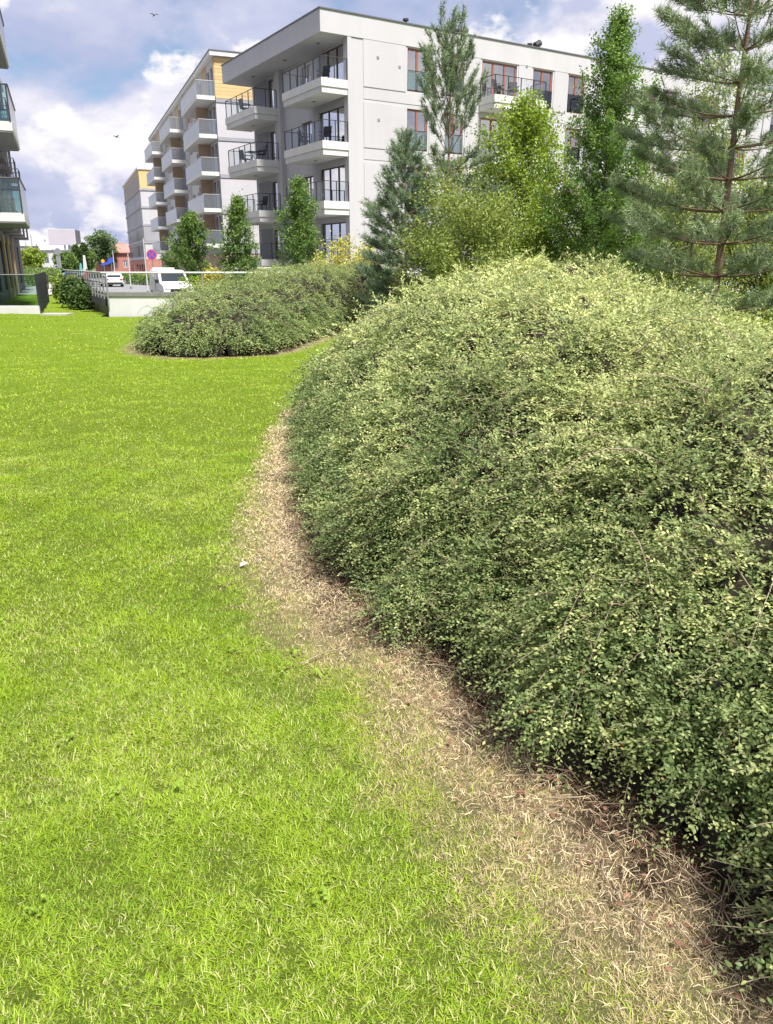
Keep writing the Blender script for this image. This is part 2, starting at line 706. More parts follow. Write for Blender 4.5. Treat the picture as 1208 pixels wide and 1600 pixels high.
def cat_meshes(parts):
    V, T, C, off = [], [], [], 0
    for v, t, c in parts:
        V.append(v)
        T.append(t + off)
        C.append(c)
        off += len(v)
    return np.concatenate(V), np.concatenate(T), np.concatenate(C)


# ================================================================== GROUND
GZ = -0.55
w1, w2 = Wave(0.35, seed=1), Wave(1.6, seed=2)
w3, w4 = Wave(0.9, seed=3), Wave(4.0, seed=4)

g = npmesh('ground', [(-1500, -300, GZ), (1500, -300, GZ), (1500, 2500, GZ), (-1500, 2500, GZ)], quads=[(0, 1, 2, 3)], mat='ground_soil')
struct(g)

BIG = spline_closed([(1.45, 0.55), (1.12, 1.10), (1.00, 1.36), (0.86, 1.66), (0.63, 2.03), (0.43, 2.47), (0.21, 2.93), (-0.17, 3.55), (-0.47, 4.6), (-0.78, 6.7),
                     (-0.93, 8.3), (-0.80, 9.6), (-0.30, 10.8), (0.7, 11.8), (2.0, 12.2), (3.3, 11.2), (4.2, 9.0), (4.4, 6.0), (4.1, 3.4), (3.4, 1.4), (2.3, 0.35)], 5)
FAR = spline_closed([(-4.78, 15.25), (-4.35, 14.66), (-3.6, 14.42), (-2.9, 14.58), (-2.15, 15.15), (-1.75, 16.8), (-1.35, 18.9), (-0.6, 21.5), (1.0, 23.6), (0.6, 25.4),
                     (-2.2, 25.0), (-4.0, 22.0), (-5.0, 18.6), (-5.1, 16.4)], 5)


SD_BIG = Grid(lambda P: poly_sd(P, BIG), BIG.min(0) - 1.2, BIG.max(0) + 1.2, 0.04)
SD_FAR = Grid(lambda P: poly_sd(P, FAR), FAR.min(0) - 1.2, FAR.max(0) + 1.2, 0.05)


def dry_amount(P):
    """how far the grass has dried up along the edges of the two shrub beds (0..1), and bare litter right under them"""
    db = -SD_BIG(P)
    df = -SD_FAR(P)
    wob = 0.035 * w3(P) + 0.055 * w4(P)
    wb = np.interp(P[:, 1], [1.2, 2.0, 3.0, 4.0, 5.0, 7.0, 9.0, 13], [0.54, 0.52, 0.50, 0.50, 0.44, 0.30, 0.18, 0.12])
    a = np.clip(1.25 - (db + wob * wb * 2.2) / wb, 0, 1)
    b = np.clip(1.25 - (df + wob * 0.7) / 0.32, 0, 1)
    dry = np.maximum(a, b)
    bare = np.maximum(np.clip(1.0 - (db + wob * 0.8) / (0.42 * wb), 0, 1), np.clip(1.0 - (df + wob * 0.5) / 0.10, 0, 1))
    return dry ** 0.8, bare


def lawn_ok(P):
    """inside the lawn: in front of the white wall, or in the corridor left of its side wall"""
    x, y = P[:, 0], P[:, 1]
    return (y < 26.45) | ((y < 45.8) & (x < -9.30 - 0.489 * (y - 26.4))) | ((x > 9) & (y < 44))


def lawn_z(P):
    return 0.018 * w1(P) + 0.008 * w2(P)


ys = np.concatenate([np.linspace(-3, 0.9, 6)[:-1], 0.9 * (45.8 / 0.9) ** np.linspace(0, 1, 150)])
xs = np.concatenate([np.linspace(-40, -8, 22)[:-1], -8 + 16 * np.linspace(0, 1, 170), np.linspace(8, 40, 16)[1:]])
GX, GY = np.meshgrid(xs, ys)
P2 = np.stack([GX.ravel(), GY.ravel()], 1)
dry, bare = dry_amount(P2)
zz = lawn_z(P2) - 0.012
soil = np.array([0.19, 0.20, 0.06])
dirt = np.array([0.115, 0.078, 0.052])
thatch = np.array([0.48, 0.39, 0.235])
grassg = np.array([0.235, 0.345, 0.028])
nn = 0.5 + 0.5 * w4(P2)
near = np.clip(1 - (P2[:, 1] - 5) / 8, 0, 1)
base = grassg[None] * (1 + 0.06 * w2(P2)[:, None]) * (1 - near[:, None] * 0.30) + near[:, None] * 0.30 * soil[None] * (0.7 + 0.5 * nn[:, None])
colr = base * (1 - dry[:, None]) + thatch[None] * (0.75 + 0.4 * nn[:, None]) * dry[:, None]
colr = colr * (1 - bare[:, None]) + dirt[None] * (0.7 + 0.6 * nn[:, None]) * bare[:, None]
nx = len(xs)
q = (np.arange(len(ys) - 1)[:, None] * nx + np.arange(nx - 1)[None]).ravel()
Q = np.stack([q, q + 1, q + 1 + nx, q + nx], 1)
cen = P2[Q].mean(1)
Q = Q[lawn_ok(cen)]
lawn = npmesh('lawn', np.column_stack([P2, zz]), quads=Q, mat='earth', tint=np.clip(colr, 0, 1), smooth=True)
struct(lawn)

rp = [(-9.4, 26.6), (-2, 26.6), (-8, 48), (-19, 75), (-38, 125), (-70, 230), (-160, 230), (-75, 100), (-34, 62), (-16.2, 41)]
struct(npmesh('road', [(x, y, GZ + 0.004) for x, y in rp], tris=[(0, 1, 9), (1, 2, 9), (2, 8, 9), (2, 3, 8), (3, 7, 8), (3, 4, 7), (4, 6, 7), (4, 5, 6)], mat='asphalt'))
pp = MB().prism([(-34, 45.8), (-18.7, 45.8), (-33, 82), (-60, 82)], 'z', GZ + 0.006, -0.01)
struct(pp.build('path', 'paving'))


# ================================================================== BUILDINGS
def facade(name, parent, p0, ud, length, z0, z1, holes, mat, depth=0.22, inward=None):
    """wall sheet with real openings and reveals. p0 local start, ud local 2D direction, inward local 2D normal into the house"""
    us = sorted({0, length, *[h[0] for h in holes], *[h[1] for h in holes]})
    zs = sorted({z0, z1, *[h[2] for h in holes], *[h[3] for h in holes]})
    mb = MB()

    def pt(u, z, d=0.0):
        return (p0[0] + ud[0] * u + inward[0] * d, p0[1] + ud[1] * u + inward[1] * d, z)
    for i in range(len(us) - 1):
        for j in range(len(zs) - 1):
            uc, zc = (us[i] + us[i + 1]) / 2, (zs[j] + zs[j + 1]) / 2
            if any(h[0] < uc < h[1] and h[2] < zc < h[3] for h in holes):
                continue
            mb.add([pt(us[i], zs[j]), pt(us[i + 1], zs[j]), pt(us[i + 1], zs[j + 1]), pt(us[i], zs[j + 1])], [(0, 1, 2, 3)])
    for (a, b, c, d) in [h[:4] for h in holes]:
        for (q0, q1) in (((a, c), (b, c)), ((b, c), (b, d)), ((b, d), (a, d)), ((a, d), (a, c))):
            mb.add([pt(*q0), pt(*q1), pt(*q1, depth), pt(*q0, depth)], [(0, 1, 2, 3)])
    return mb.build(name, mat, parent)


def window(parent, p0, ud, inward, a, b, c, d, n=2, frame='frame_red', blind=0.0, curtain=False, back=True, setin=0.14, fw=0.07, pane='window_pane'):
    """window part: frame mesh, with panes, blind and curtain as sub-parts"""
    rz = math.atan2(ud[1], ud[0])
    W, Hh = b - a, d - c
    loc = (p0[0] + ud[0] * a + inward[0] * setin, p0[1] + ud[1] * a + inward[1] * setin, c)
    sgn = 1 if (-ud[1] * inward[0] + ud[0] * inward[1]) > 0 else -1      # local +y points inward when sgn=1
    mb = MB()
    mb.box(0, fw, 0, 0.06 * sgn, 0, Hh).box(W - fw, W, 0, 0.06 * sgn, 0, Hh)
    mb.box(fw, W - fw, 0, 0.06 * sgn, 0, fw).box(fw, W - fw, 0, 0.06 * sgn, Hh - fw, Hh)
    for k in range(1, n):
        x = W * k / n
        mb.box(x - fw * 0.7, x + fw * 0.7, -0.008 * sgn, 0.055 * sgn, fw, Hh - fw)
    o = mb.build('window', frame, parent)
    o.location = loc
    o.rotation_euler = (0, 0, rz)
    for k in range(n):
        x0, x1 = W * k / n, W * (k + 1) / n
        MB().box(x0 + fw * 0.72, x1 - fw * 0.72, 0.03 * sgn, 0.038 * sgn, fw, Hh - fw).build('pane', pane, o)
        if blind > 0:
            MB().box(x0 + fw * 0.8, x1 - fw * 0.8, 0.07 * sgn, 0.08 * sgn, Hh * (1 - blind), Hh - 0.02).build('blind', 'blind', o)
    if curtain:
        m2 = MB()
        nf = int(W / 0.12)
        for s0, s1 in ((0.05, W * 0.30), (W * 0.72, W - 0.05)):
            xs_ = np.linspace(s0, s1, 8)
            for i in range(7):
                y0, y1 = (0.12 + 0.03 * (i % 2)) * sgn, (0.12 + 0.03 * ((i + 1) % 2)) * sgn
                m2.add([(xs_[i], y0, 0.05), (xs_[i + 1], y1, 0.05), (xs_[i + 1], y1, Hh), (xs_[i], y0, Hh)], [(0, 1, 2, 3)])
        m2.build('curtain', 'curtain', o)
    if back:
        MB().box(-0.1, W + 0.1, 0.5 * sgn, 0.52 * sgn, -0.1, Hh + 0.1).build('room_shade', 'interior', o)  # dark sheet behind the glass, painted shade of the unlit room
    return o


def railing(balc, path, z0, z1, mat='metal_dark', step=0.95, infill='glass_clear', post_me=None, rr=0.022):
    """top rail, posts (each its own mesh), thin glass infill; path local 2D points"""
    path = [Vector((p[0], p[1], 0)) for p in path]
    mb = MB()
    for a, b in zip(path[:-1], path[1:]):
        mb.tube([(a.x, a.y, z1), (b.x, b.y, z1)], rr, 6)
    mb.build('top_rail', mat, balc)
    me = MB().box(-rr, rr, -rr, rr, 0, z1 - z0).mesh('rail_post', mat)
    for k, (a, b) in enumerate(zip(path[:-1], path[1:])):
        L = (b - a).length
        n = max(1, round(L / step))
        for i in range(n + 1 if k == len(path) - 2 else n):
            p = a.lerp(b, i / n)
            inst('rail_post', me, balc, (p.x, p.y, z0))
        if infill:
            d = (b - a).normalized()
            nrm = Vector((-d.y, d.x, 0)) * 0.006
            a2, b2 = a + d * 0.03, b - d * 0.03
            m = MB()
            m.add([tuple(a2 - nrm + Vector((0, 0, z0 + 0.06))), tuple(b2 - nrm + Vector((0, 0, z0 + 0.06))), tuple(b2 - nrm + Vector((0, 0, z1 - 0.05))), tuple(a2 - nrm + Vector((0, 0, z1 - 0.05))),
                   tuple(a2 + nrm + Vector((0, 0, z0 + 0.06))), tuple(b2 + nrm + Vector((0, 0, z0 + 0.06))), tuple(b2 + nrm + Vector((0, 0, z1 - 0.05))), tuple(a2 + nrm + Vector((0, 0, z1 - 0.05)))],
                  [(0, 1, 2, 3), (7, 6, 5, 4), (0, 4, 5, 1), (1, 5, 6, 2), (2, 6, 7, 3), (3, 7, 4, 0)])
            m.build('glass_panel', infill, balc)


# ---- block 1: white block with the deep roof overhang (local x along right facade, y along left facade)
A1 = math.atan2(.524, .852)
B1 = thing('apartment_block', 'white flat-roofed apartment block with deep roof overhang and corner balconies', 'building', (-1.87, 46.5, 0), A1)
LV = [1.25, 4.27, 7.29, 10.31]                     # undersides of the balcony slabs
ZR0, ZR1 = 13.1, 14.15
OV = 1.85
LX, LY = 60.0, 13.4
holes_r = []
win_cols = [(3.56, 4.95, 2), (6.20, 7.50, 2), (8.80, 11.45, 3), (12.75, 14.35, 2), (15.70, 17.10, 2), (19.0, 20.4, 2), (22.55, 23.95, 2), (24.6, 26.0, 2), (28.0, 30.6, 3), (33, 34.4, 2), (37, 38.4, 2), (41, 43.6, 3), (47, 48.4, 2)]
for z in LV:
    for (a, b, n) in win_cols:
        holes_r.append((a, b, z + 0.58, z + 2.72, n))
facade('wall', B1, (0, 0), (1, 0), LX, -1, ZR0, holes_r, 'white_render', inward=(0, 1))
for i, (a, b, c, d, n) in enumerate(holes_r):
    bl = [0.45, 0.6, 0.9, 0.55, 1.0, 0.4][(i * 5) % 6]
    w = window(B1, (0, 0), (1, 0), (0, 1), a, b, c, d, n, 'frame_red', bl, curtain=(i % 3 == 0), setin=0.08, fw=0.095, pane='window_sky')
    if n == 2:                                      # french window guard
        MB().box(0.0, b - a, -0.10, -0.088, 0.10, 1.02).build('glass_guard', 'glass_clear', w)
        MB().box(0.0, b - a, -0.115, -0.075, 1.02, 1.05).build('guard_rail', 'metal_dark', w)
# shallow raised facade panels between the openings; their gaps make the fine horizontal shadow lines
for z in LV:
    prev = 0.72
    for (a, b, n) in win_cols + [(LX - 0.2, LX, 0)]:
        if a - prev > 0.35:
            MB().box(prev, a - 0.12, -0.035, 0.0, z + 0.52, z + 2.78).build('facade_panel', 'white_panel', B1)
        prev = b + 0.12
    MB().box(0.72, LX, -0.02, 0.0, z - 0.08, z + 0.46).build('facade_band', 'white_panel', B1)
for (x, z) in ((1.55, 12.25), (2.95, 11.95), (1.6, 9.2), (12.1, 13.02), (16.2, 9.3)):
    MB().box(x, x + 0.14, -0.06, -0.037, z, z + 0.12).build('wall_vent', 'metal_grey', B1)
for x in (18.2, 27.2, 36.0):
    MB().tube([(x, -0.10, -1), (x, -0.10, ZR0)], 0.05, 8).build('downpipe', 'metal_pale', B1)
# left facade
hl = []
for z in LV:
    hl += [(0.85, 4.05, z + 0.55, z + 2.72, 3), (4.9, 6.3, z + 0.55, z + 2.5, 2), (9.75, 11.2, z + 0.55, z + 2.62, 2)]
# opening list runs along +y; inward is +x
facade('wall', B1, (0, 0), (0, 1), LY, -1, ZR0, hl, 'white_render', inward=(1, 0))
for i, (a, b, c, d, n) in enumerate(hl):
    window(B1, (0, 0), (0, 1), (1, 0), a, b, c, d, n, 'frame_brown', [0, 0, 0.35, 0][i % 4], curtain=(i % 5 != 3))
    if i % 3 == 2:
        MB().box(-0.012, 0.0, 11.3, 13.25, c - 0.02, d + 0.1).build('grey_panel', 'grey_render', B1)
    if i % 3 == 1:
        MB().box(-0.012, 0.0, 6.45, 8.6, c - 0.02, d + 0.25).build('grey_panel', 'white_panel', B1)
MB().box(-0.30, -0.014, 8.75, 9.55, -1, ZR0 - 0.01).build('pillar', 'white_render', B1)
MB().box(-0.25, -0.014, -0.03, 0.45, -1, ZR0 - 0.01).build('pillar', 'white_render', B1)
MB().box(0.0, LX, LY, LY + 0.3, -1, ZR0).build('rear_wall', 'white_render', B1)
MB().box(LX, LX + 0.3, 0, LY + 0.3, -1, ZR0).build('end_wall', 'white_render', B1)
roof = MB().box(-OV, LX + 0.3, -0.045, LY + 0.9, ZR0, ZR1).build('roof', 'white_render', B1)
MB().box(-OV - 0.05, LX + 0.35, -0.095, LY + 0.95, ZR1, ZR1 + 0.06).build('coping', 'coping', roof)
for (x, y) in ((-0.95, 2.0), (-0.95, 6.3), (-0.95, 11.2)):
    MB().prism([(x + 0.09 * math.cos(k * math.pi / 5), y + 0.09 * math.sin(k * math.pi / 5)) for k in range(10)], 'z', ZR0 - 0.07, ZR0).build('soffit_lamp', 'metal_grey', roof)
for (x, h, k) in ((4.2, 0.42, 0), (7.8, 0.38, 0), (8.35, 0.40, 1), (13.4, 0.36, 0), (14.1, 0.45, 1), (26, 0.4, 0), (27, 0.4, 1)):
    m = MB().tube([(x, 1.2, ZR1 + 0.06), (x, 1.2, ZR1 + 0.06 + h * 1.1)], 0.09, 8)
    if k:
        m.tube([(x - 0.28, 1.2, ZR1 + h * 1.1), (x + 0.12, 1.2, ZR1 + 0.2 + h * 1.1)], 0.19, 8)
    else:
        m.tube([(x, 1.2, ZR1 + 0.06 + h * 1.1), (x, 1.2, ZR1 + 0.16 + h * 1.1)], 0.17, 8)
    m.build('roof_vent', 'metal_dark', roof)


def balcony_white(x0, x1, y0, y1, z, rail):
    m = MB().box(x0, x1, y0, y1, z + 0.30, z + 0.70)
    ix0, ix1, iy0, iy1 = x0 + 0.05, x1, y0 + 0.05, y1 - 0.05
    if y1 <= 0.01:
        ix1, iy1 = x1 - 0.05, y1
    m.box(ix0, ix1, iy0, iy1, z, z + 0.297)
    b = m.build('balcony', 'white_slab', B1)
    railing(b, rail, z + 0.70, z + 1.72, 'metal_dark', 0.9, 'glass_thin')
    cx, cy = (x0 + x1) / 2, (y0 + y1) / 2
    MB().prism([(cx + 0.08 * math.cos(k * math.pi / 5), cy + 0.08 * math.sin(k * math.pi / 5)) for k in range(10)], 'z', z - 0.05, z).build('soffit_lamp', 'metal_grey', b)
    return b


for z in LV:
    balcony_white(-OV, -0.26, -0.03, 4.95, z, [(-0.27, 0.02), (-OV + 0.06, 0.02), (-OV + 0.06, 4.9), (-0.05, 4.9)])
    balcony_white(-OV, -0.02, 9.1, 14.2, z, [(-0.31, 9.16), (-OV + 0.06, 9.16), (-OV + 0.06, 14.1), (-0.05, 14.1)])
    for (a, b) in ((8.6, 12.6), (17.3, 21.4), (27.8, 32.0), (40.8, 45.0)):
        balcony_white(a, b, -1.5, -0.04, z, [(a + 0.06, -0.1), (a + 0.06, -1.44), (b - 0.06, -1.44), (b - 0.06, -0.1)])

# ---- block 2: white block with timber-clad top storey and long glass balconies
A2 = math.atan2(.3714, .9285)
B2 = thing('apartment_block', 'white apartment block with timber-clad top storey and stacked glass balconies', 'building', (-14.7, 74, 0), A2)
L2 = [3.1, 6.1, 9.1, 12.1, 15.1]
Z2T = 18.45
BAYS = [(0.0, 9.5), (18.6, 28.2), (37.0, 46.5)]
h2 = []
for z in L2:
    for (s0, s1) in BAYS:
        h2 += [(s0 + 0.5, s0 + 1.9, z + 0.35, z + 2.75, 2), (s0 + 2.3, s0 + 3.7, z + 0.35, z + 2.75, 2), (s0 + 6.6, s0 + 8.6, z + 0.35, z + 2.75, 2)]
    for s in (11.2, 14.6, 29.8, 33.2, 48.2):
        h2.append((s, s + 1.8, z + 0.5, z + 2.6, 2))
facade('wall', B2, (0, 0), (0, 1), 51, 2.6, Z2T, h2, 'white_render', inward=(1, 0))
for i, (a, b, c, d, n) in enumerate(h2):
    window(B2, (0, 0), (0, 1), (1, 0), a, b, c, d, n, 'metal_grey', [0, 0.4, 0, 0.25, 0][i % 5], fw=0.1)
MB().box(0, 30, 0, 0.3, 2.6, Z2T).build('end_wall', 'white_render', B2)
MB().box(0, 30, 50.9, 51.2, -1, Z2T).build('rear_wall', 'white_render', B2)
MB().box(0.1, 30, 0.05, 51, -1, 2.6).build('plinth', 'sand_base', B2)
for z in L2[1:]:
    MB().box(0.0, 30, -0.06, 0.0, z - 0.15, z + 0.1).build('string_course', 'grey_render', B2)
    MB().box(0.0, 30, -0.03, 0.0, z + 0.12, z + 1.2).build('facade_band', 'white_panel', B2)
r2 = MB().box(-0.35, 30, -0.35, 51.4, Z2T, Z2T + 0.35).build('roof', 'white_slab', B2)
MB().box(-0.4, 30, -0.4, 51.45, Z2T + 0.35, Z2T + 0.43).build('coping', 'coping', r2)
board = MB().box(0.02, 12, -0.05, -0.003, 0, 0.262).mesh('board', 'wood_gold')
for k in range(11):
    inst('board', board, B2, (0, 0, 15.28 + k * 0.282))
vb = MB().box(-0.05, -0.003, 0, 0.27, 15.4, Z2T - 0.02).mesh('board', 'wood_tan')
s = 0.05
while s < 50.8:
    if not any(a - 0.3 < s < b + 0.03 for (a, b, c, d, n) in h2 if c > 15):
        inst('board', vb, B2, (0, s, 0))
    s += 0.3
for z in L2:
    for (s0, s1) in BAYS:
        b = MB().box(-1.6, -0.06, s0, s1, z, z + 0.32).build('balcony', 'white_slab', B2)
        for (x0, x1, y0, y1) in ((-1.58, -1.56, s0 + 0.02, s1 - 0.02), (-1.54, -0.12, s0 + 0.02, s0 + 0.04), (-1.54, -0.12, s1 - 0.04, s1 - 0.02)):
            MB().box(x0, x1, y0, y1, z + 0.30, z + 1.45).build('glass_panel', 'glass_frost' if x0 < -1.55 else 'glass_haze', b)
        MB().box(-1.60, -1.53, s0, s1, z + 1.45, z + 1.49).box(-1.53, -0.1, s0, s0 + 0.05, z + 1.45, z + 1.49).build('top_rail', 'metal_pale', b)
        if z < 15:
            MB().box(-1.1, -0.06, s0 + 4.0, s0 + 4.2, z + 0.322, z + 3.0).build('brown_screen', 'balcony_brown', b)
            MB().box(-0.06, -0.004, s0 + 3.9, s0 + 6.4, z + 0.33, z + 2.98).build('brown_panel', 'balcony_brown', b)
    for s in (9.8, 16.8, 28.6, 35.4, 47.0):
        MB().box(-0.35, -0.004, s, s + 0.25, z + 0.1, z + 2.9).build('white_fin', 'white_slab', B2)

# ---- office block with brick ground floor, far end of the street
B3 = thing('office_block', 'grey panelled office block with timber top floor and red brick base', 'building', (-44.4, 150, 0), A2)
zb = [2.6, 5.6, 8.6, 11.6, 14.6, 17.9]
h3 = []
for k, z in enumerate(zb[:-1]):
    s = 1.0
    while s < 36:
        h3.append((s, s + 1.1, z + 0.5, z + 2.6, 1))
        s += 2.6 if k == 4 else [1.9, 2.6, 1.9, 3.4][int(s * 3) % 4]
MB().box(0.0, 0.3, 0.3, 37.7, 2.6, 14.6).build('wall', 'white_panel', B3)
MB().box(0.0, 0.3, 0.3, 37.7, 14.6, 17.9).build('timber_storey', 'wood_tan', B3)
for (a, b, c, d, n) in h3:                            # glazing sits flush in this facade
    o = MB().box(-0.03, -0.002, a, b, c, d).build('window', 'pane_dark', B3)
    MB().box(-0.05, -0.002, b + 0.002, b + 0.08, c - 0.04, d + 0.04).box(-0.05, -0.002, a - 0.08, a - 0.002, c - 0.04, d + 0.04).build('frame', 'metal_grey', o)
MB().box(0, 20, 0, 0.3, 2.6, 14.6).build('end_wall', 'white_panel', B3)
MB().box(0, 20, -0.02, 0.3, 14.6, 17.9).build('end_timber', 'wood_gold', B3)
for z in zb[1:-1]:
    MB().box(-0.12, 20, -0.12, 38, z - 0.2, z + 0.15).build('string_course', 'grey_render', B3)
MB().box(0.0, 20, -0.06, 0.0, 5.8, 8.3).build('grey_panel', 'grey_render', B3)
br = MB().box(-0.06, 20, -0.06, 38, -1, 2.55).build('brick_base', 'brick_red', B3)
for s in (2, 7, 12, 18, 25):
    MB().box(-0.09, -0.062, s, s + 2.6, -0.5, 1.7).build('window', 'window_pane', br)
MB().box(-0.2, 20, -0.2, 38.2, 17.9, 18.25).build('roof', 'white_slab', B3)
MB().box(0.3, 20, 37.7, 38, -1, 17.9).build('rear_wall', 'white_panel', B3)

# ---- red brick house with hipped roof
p = at(149, 415, 195)
H1 = thing('brick_house', 'red brick house with hipped red tile roof across the street', 'house', (p.x, p.y, GZ), R(8))
z_e = at(150, 394, 195).z - GZ
z_p = at(180, 380, 195).z - GZ
wl_h = [(1.4, 2.3, 1.6, 3.2, 1), (4.0, 4.9, 1.6, 3.2, 1), (6.6, 7.5, 1.6, 3.2, 1), (9.2, 10.1, 1.6, 3.2, 1)]
facade('wall', H1, (0, 0), (1, 0), 11, 0, z_e, wl_h, 'brick_red', inward=(0, 1))
for h in wl_h:
    window(H1, (0, 0), (1, 0), (0, 1), *h[:4], 2, 'white_slab', 0.2, fw=0.1)
MB().box(0, 0.3, 0.01, 9, 0, z_e).box(10.7, 11, 0.01, 9, 0, z_e).box(0.3, 10.7, 8.7, 9, 0, z_e).build('wall', 'brick_red', H1)
rf = MB()
rf.add([(-0.5, -0.5, z_e), (11.5, -0.5, z_e), (11.5, 9.5, z_e), (-0.5, 9.5, z_e), (4.2, 4.5, z_p), (6.8, 4.5, z_p), (-0.5, -0.5, z_e - 0.2), (11.5, -0.5, z_e - 0.2), (11.5, 9.5, z_e - 0.2), (-0.5, 9.5, z_e - 0.2)],
       [(0, 1, 5, 4), (1, 2, 5), (2, 3, 4, 5), (3, 0, 4), (0, 6, 7, 1), (1, 7, 8, 2), (2, 8, 9, 3), (3, 9, 6, 0), (6, 9, 8, 7)])
rf = rf.build('roof', 'tile_red', H1)
MB().box(4.2, 6.8, 4.4, 4.6, z_p - 0.05, z_p + 0.12).build('ridge', 'tile_red', rf)
MB().box(1.9, 2.5, 5, 5.6, z_e + 0.6, z_p + 0.3).build('chimney', 'brick_red', rf)

# ---- pale houses far left
for (px, Y, wid, hgt, lab) in ((66, 210, 6.5, 5.8, 'pale far house with grey roof behind the street trees'), (-20, 240, 16, 7.5, 'long pale far house with grey roof beyond the hedge')):
    p = at(px, 420, Y)
    hh = thing('pale_house', lab, 'house', (p.x, p.y, GZ), R(12))
    ho = [(0.8 + k * 2.0, 1.9 + k * 2.0, 2.6, 4.2, 1) for k in range(int((wid - 1) / 2))]
    facade('wall', hh, (0, 0), (1, 0), wid, 0, hgt, ho, 'white_panel', inward=(0, 1))
    for h in ho:
        window(hh, (0, 0), (1, 0), (0, 1), *h[:4], 2, 'metal_grey', 0, fw=0.08)
    MB().box(0, 0.2, 0.01, 7, 0, hgt).box(wid - 0.2, wid, 0.01, 7, 0, hgt).box(0.2, wid - 0.2, 6.8, 7, 0, hgt).build('wall', 'white_panel', hh)
    MB().prism([(-0.4, hgt), (7.4, hgt), (3.5, hgt + 2.2)], 'x', -0.4, wid + 0.4).build('roof', 'grey_render', hh)

# ---- dark block at the left edge (faces +x)
B4 = thing('apartment_block', 'dark grey apartment block with green-glass balconies beside the lawn', 'building', (-14.6, 29.4, 0), A2)
L4 = [0.15, 3.1, 6.1, 9.1]
h4 = []
for z in L4:
    for s in (2.2, 5.4, 9.5, 13.0, 17.0, 20.5, 25.0):
        h4.append((s, s + 1.7, z + 0.3, z + 2.55, 2))
facade('wall', B4, (0, -8), (0, 1), 38, -1, 12.6, [(a + 8, b + 8, c, d) for (a, b, c, d, n) in h4], 'dark_cladding', inward=(-1, 0))
for i, (a, b, c, d, n) in enumerate(h4):
    window(B4, (0, 0), (0, 1), (-1, 0), a, b, c, d, n, 'metal_dark', [0, 0.3, 0][i % 3])
MB().box(-12, 0, -8.3, -8, -1, 12.6).build('end_wall', 'dark_cladding', B4)
MB().box(-12, 0, 30, 30.3, -1, 12.6).build('far_wall', 'brick_red', B4)
MB().box(-12, 0.3, -8.4, 30.4, 12.6, 13.0).build('roof', 'white_slab', B4)
for s in (11.3, 15.0, 19.2):
    MB().box(0.003, 0.10, s, s + 0.45, -0.5, 3.0).build('timber_strip', 'wood_tan', B4)
MB().box(0.003, 0.06, 24, 29.9, 3.4, 6.0).build('brick_panel', 'brick_red', B4)
for z in L4[1:]:
    b = MB().box(0.01, 1.55, 0.0, 5.2, z, z + 0.30).build('balcony', 'white_slab', B4)
    MB().box(1.52, 1.54, 0.05, 5.15, z + 0.3, z + 1.45).build('glass_panel', 'glass_frost', b)
    MB().box(0.05, 1.48, 0.03, 0.05, z + 0.3, z + 1.45).build('glass_panel', 'glass_green', b)
    MB().box(0.05, 1.48, 5.12, 5.14, z + 0.3, z + 1.45).build('glass_panel', 'glass_green', b)
    MB().tube([(0.05, 0.02, z + 1.47), (1.55, 0.02, z + 1.47), (1.55, 5.18, z + 1.47), (0.05, 5.18, z + 1.47)], 0.03, 6).build('top_rail', 'metal_dark', b)
    pm = MB().box(-0.025, 0.025, -0.025, 0.025, 0, 1.17).mesh('rail_post', 'metal_dark')
    for (x, y) in ((1.5, 0.0), (1.5, 2.6), (1.5, 5.2), (0.75, 0.0), (0.08, 0.0)):
        inst('rail_post', pm, b, (x, y, z + 0.3))
    MB().box(0.03, 1.5, 0.02, 5.18, z - 0.05, z - 0.003).build('soffit', 'grey_render', b)
    for s0 in (8.6, 13.2, 18.4, 23.8):                 # small french balconies along the rest of the front
        c = MB().box(0.01, 0.75, s0, s0 + 2.4, z + 0.05, z + 0.16).build('small_balcony', 'metal_dark', B4)
        MB().tube([(0.02, s0, z + 1.15), (0.74, s0, z + 1.15), (0.74, s0 + 2.4, z + 1.15), (0.02, s0 + 2.4, z + 1.15)], 0.025, 6).build('top_rail', 'metal_dark', c)
        bm_ = MB().box(-0.012, 0.012, -0.012, 0.012, 0, 1.0).mesh('rail_bar', 'metal_dark')
        for k in range(13):
            inst('rail_bar', bm_, c, (0.74, s0 + 0.2 * k, z + 0.16))
        for k in range(1, 4):
            inst('rail_bar', bm_, c, (0.18 * k, s0 + 0.02, z + 0.16))
            inst('rail_bar', bm_, c, (0.18 * k, s0 + 2.38, z + 0.16))
# balcony washing / plants are left dark and small: folded parasol on the middle balcony


# ================================================================== WALL, FENCES, RAILS
W1 = thing('retaining_wall', 'low white concrete wall with grey return and tube railing on top', 'wall', (-9.23, 26.45, 0))
m = MB().box(0.0, 19, 0, 0.25, -0.9, 0.62)
m.build('wall_face', 'concrete_white', W1)
MB().box(-0.03, 19.02, -0.04, 0.29, 0.62, 0.74).build('wall_cap', 'concrete_grey', W1)
for x in (2.4, 4.8, 7.2, 9.6, 12.0, 14.4, 16.8):
    MB().box(x, x + 0.03, -0.004, 0.0, -0.1, 0.618).build('joint', 'concrete_grey', W1)
ang = math.atan2(1, -0.489)
ca, sa = math.cos(ang), math.sin(ang)
side = MB()
LS = 15.5
pl = [(-0.02, 0.02), (-0.02 + ca * LS, 0.02 + sa * LS), (-0.02 + ca * LS + 0.25 * sa, 0.02 + sa * LS - 0.25 * ca), (0.23, 0.02 - 0.25 * ca * 0 + 0.2)]
side.prism(pl, 'z', -0.9, 0.60).build('return_wall', 'concrete_grey', W1)
capl = [(-0.06, 0.31), (-0.06 + ca * (LS - 0.3), 0.31 + sa * (LS - 0.3)), (0.25 + ca * LS, 0.31 + sa * (LS - 0.3)), (0.25, 0.31)]
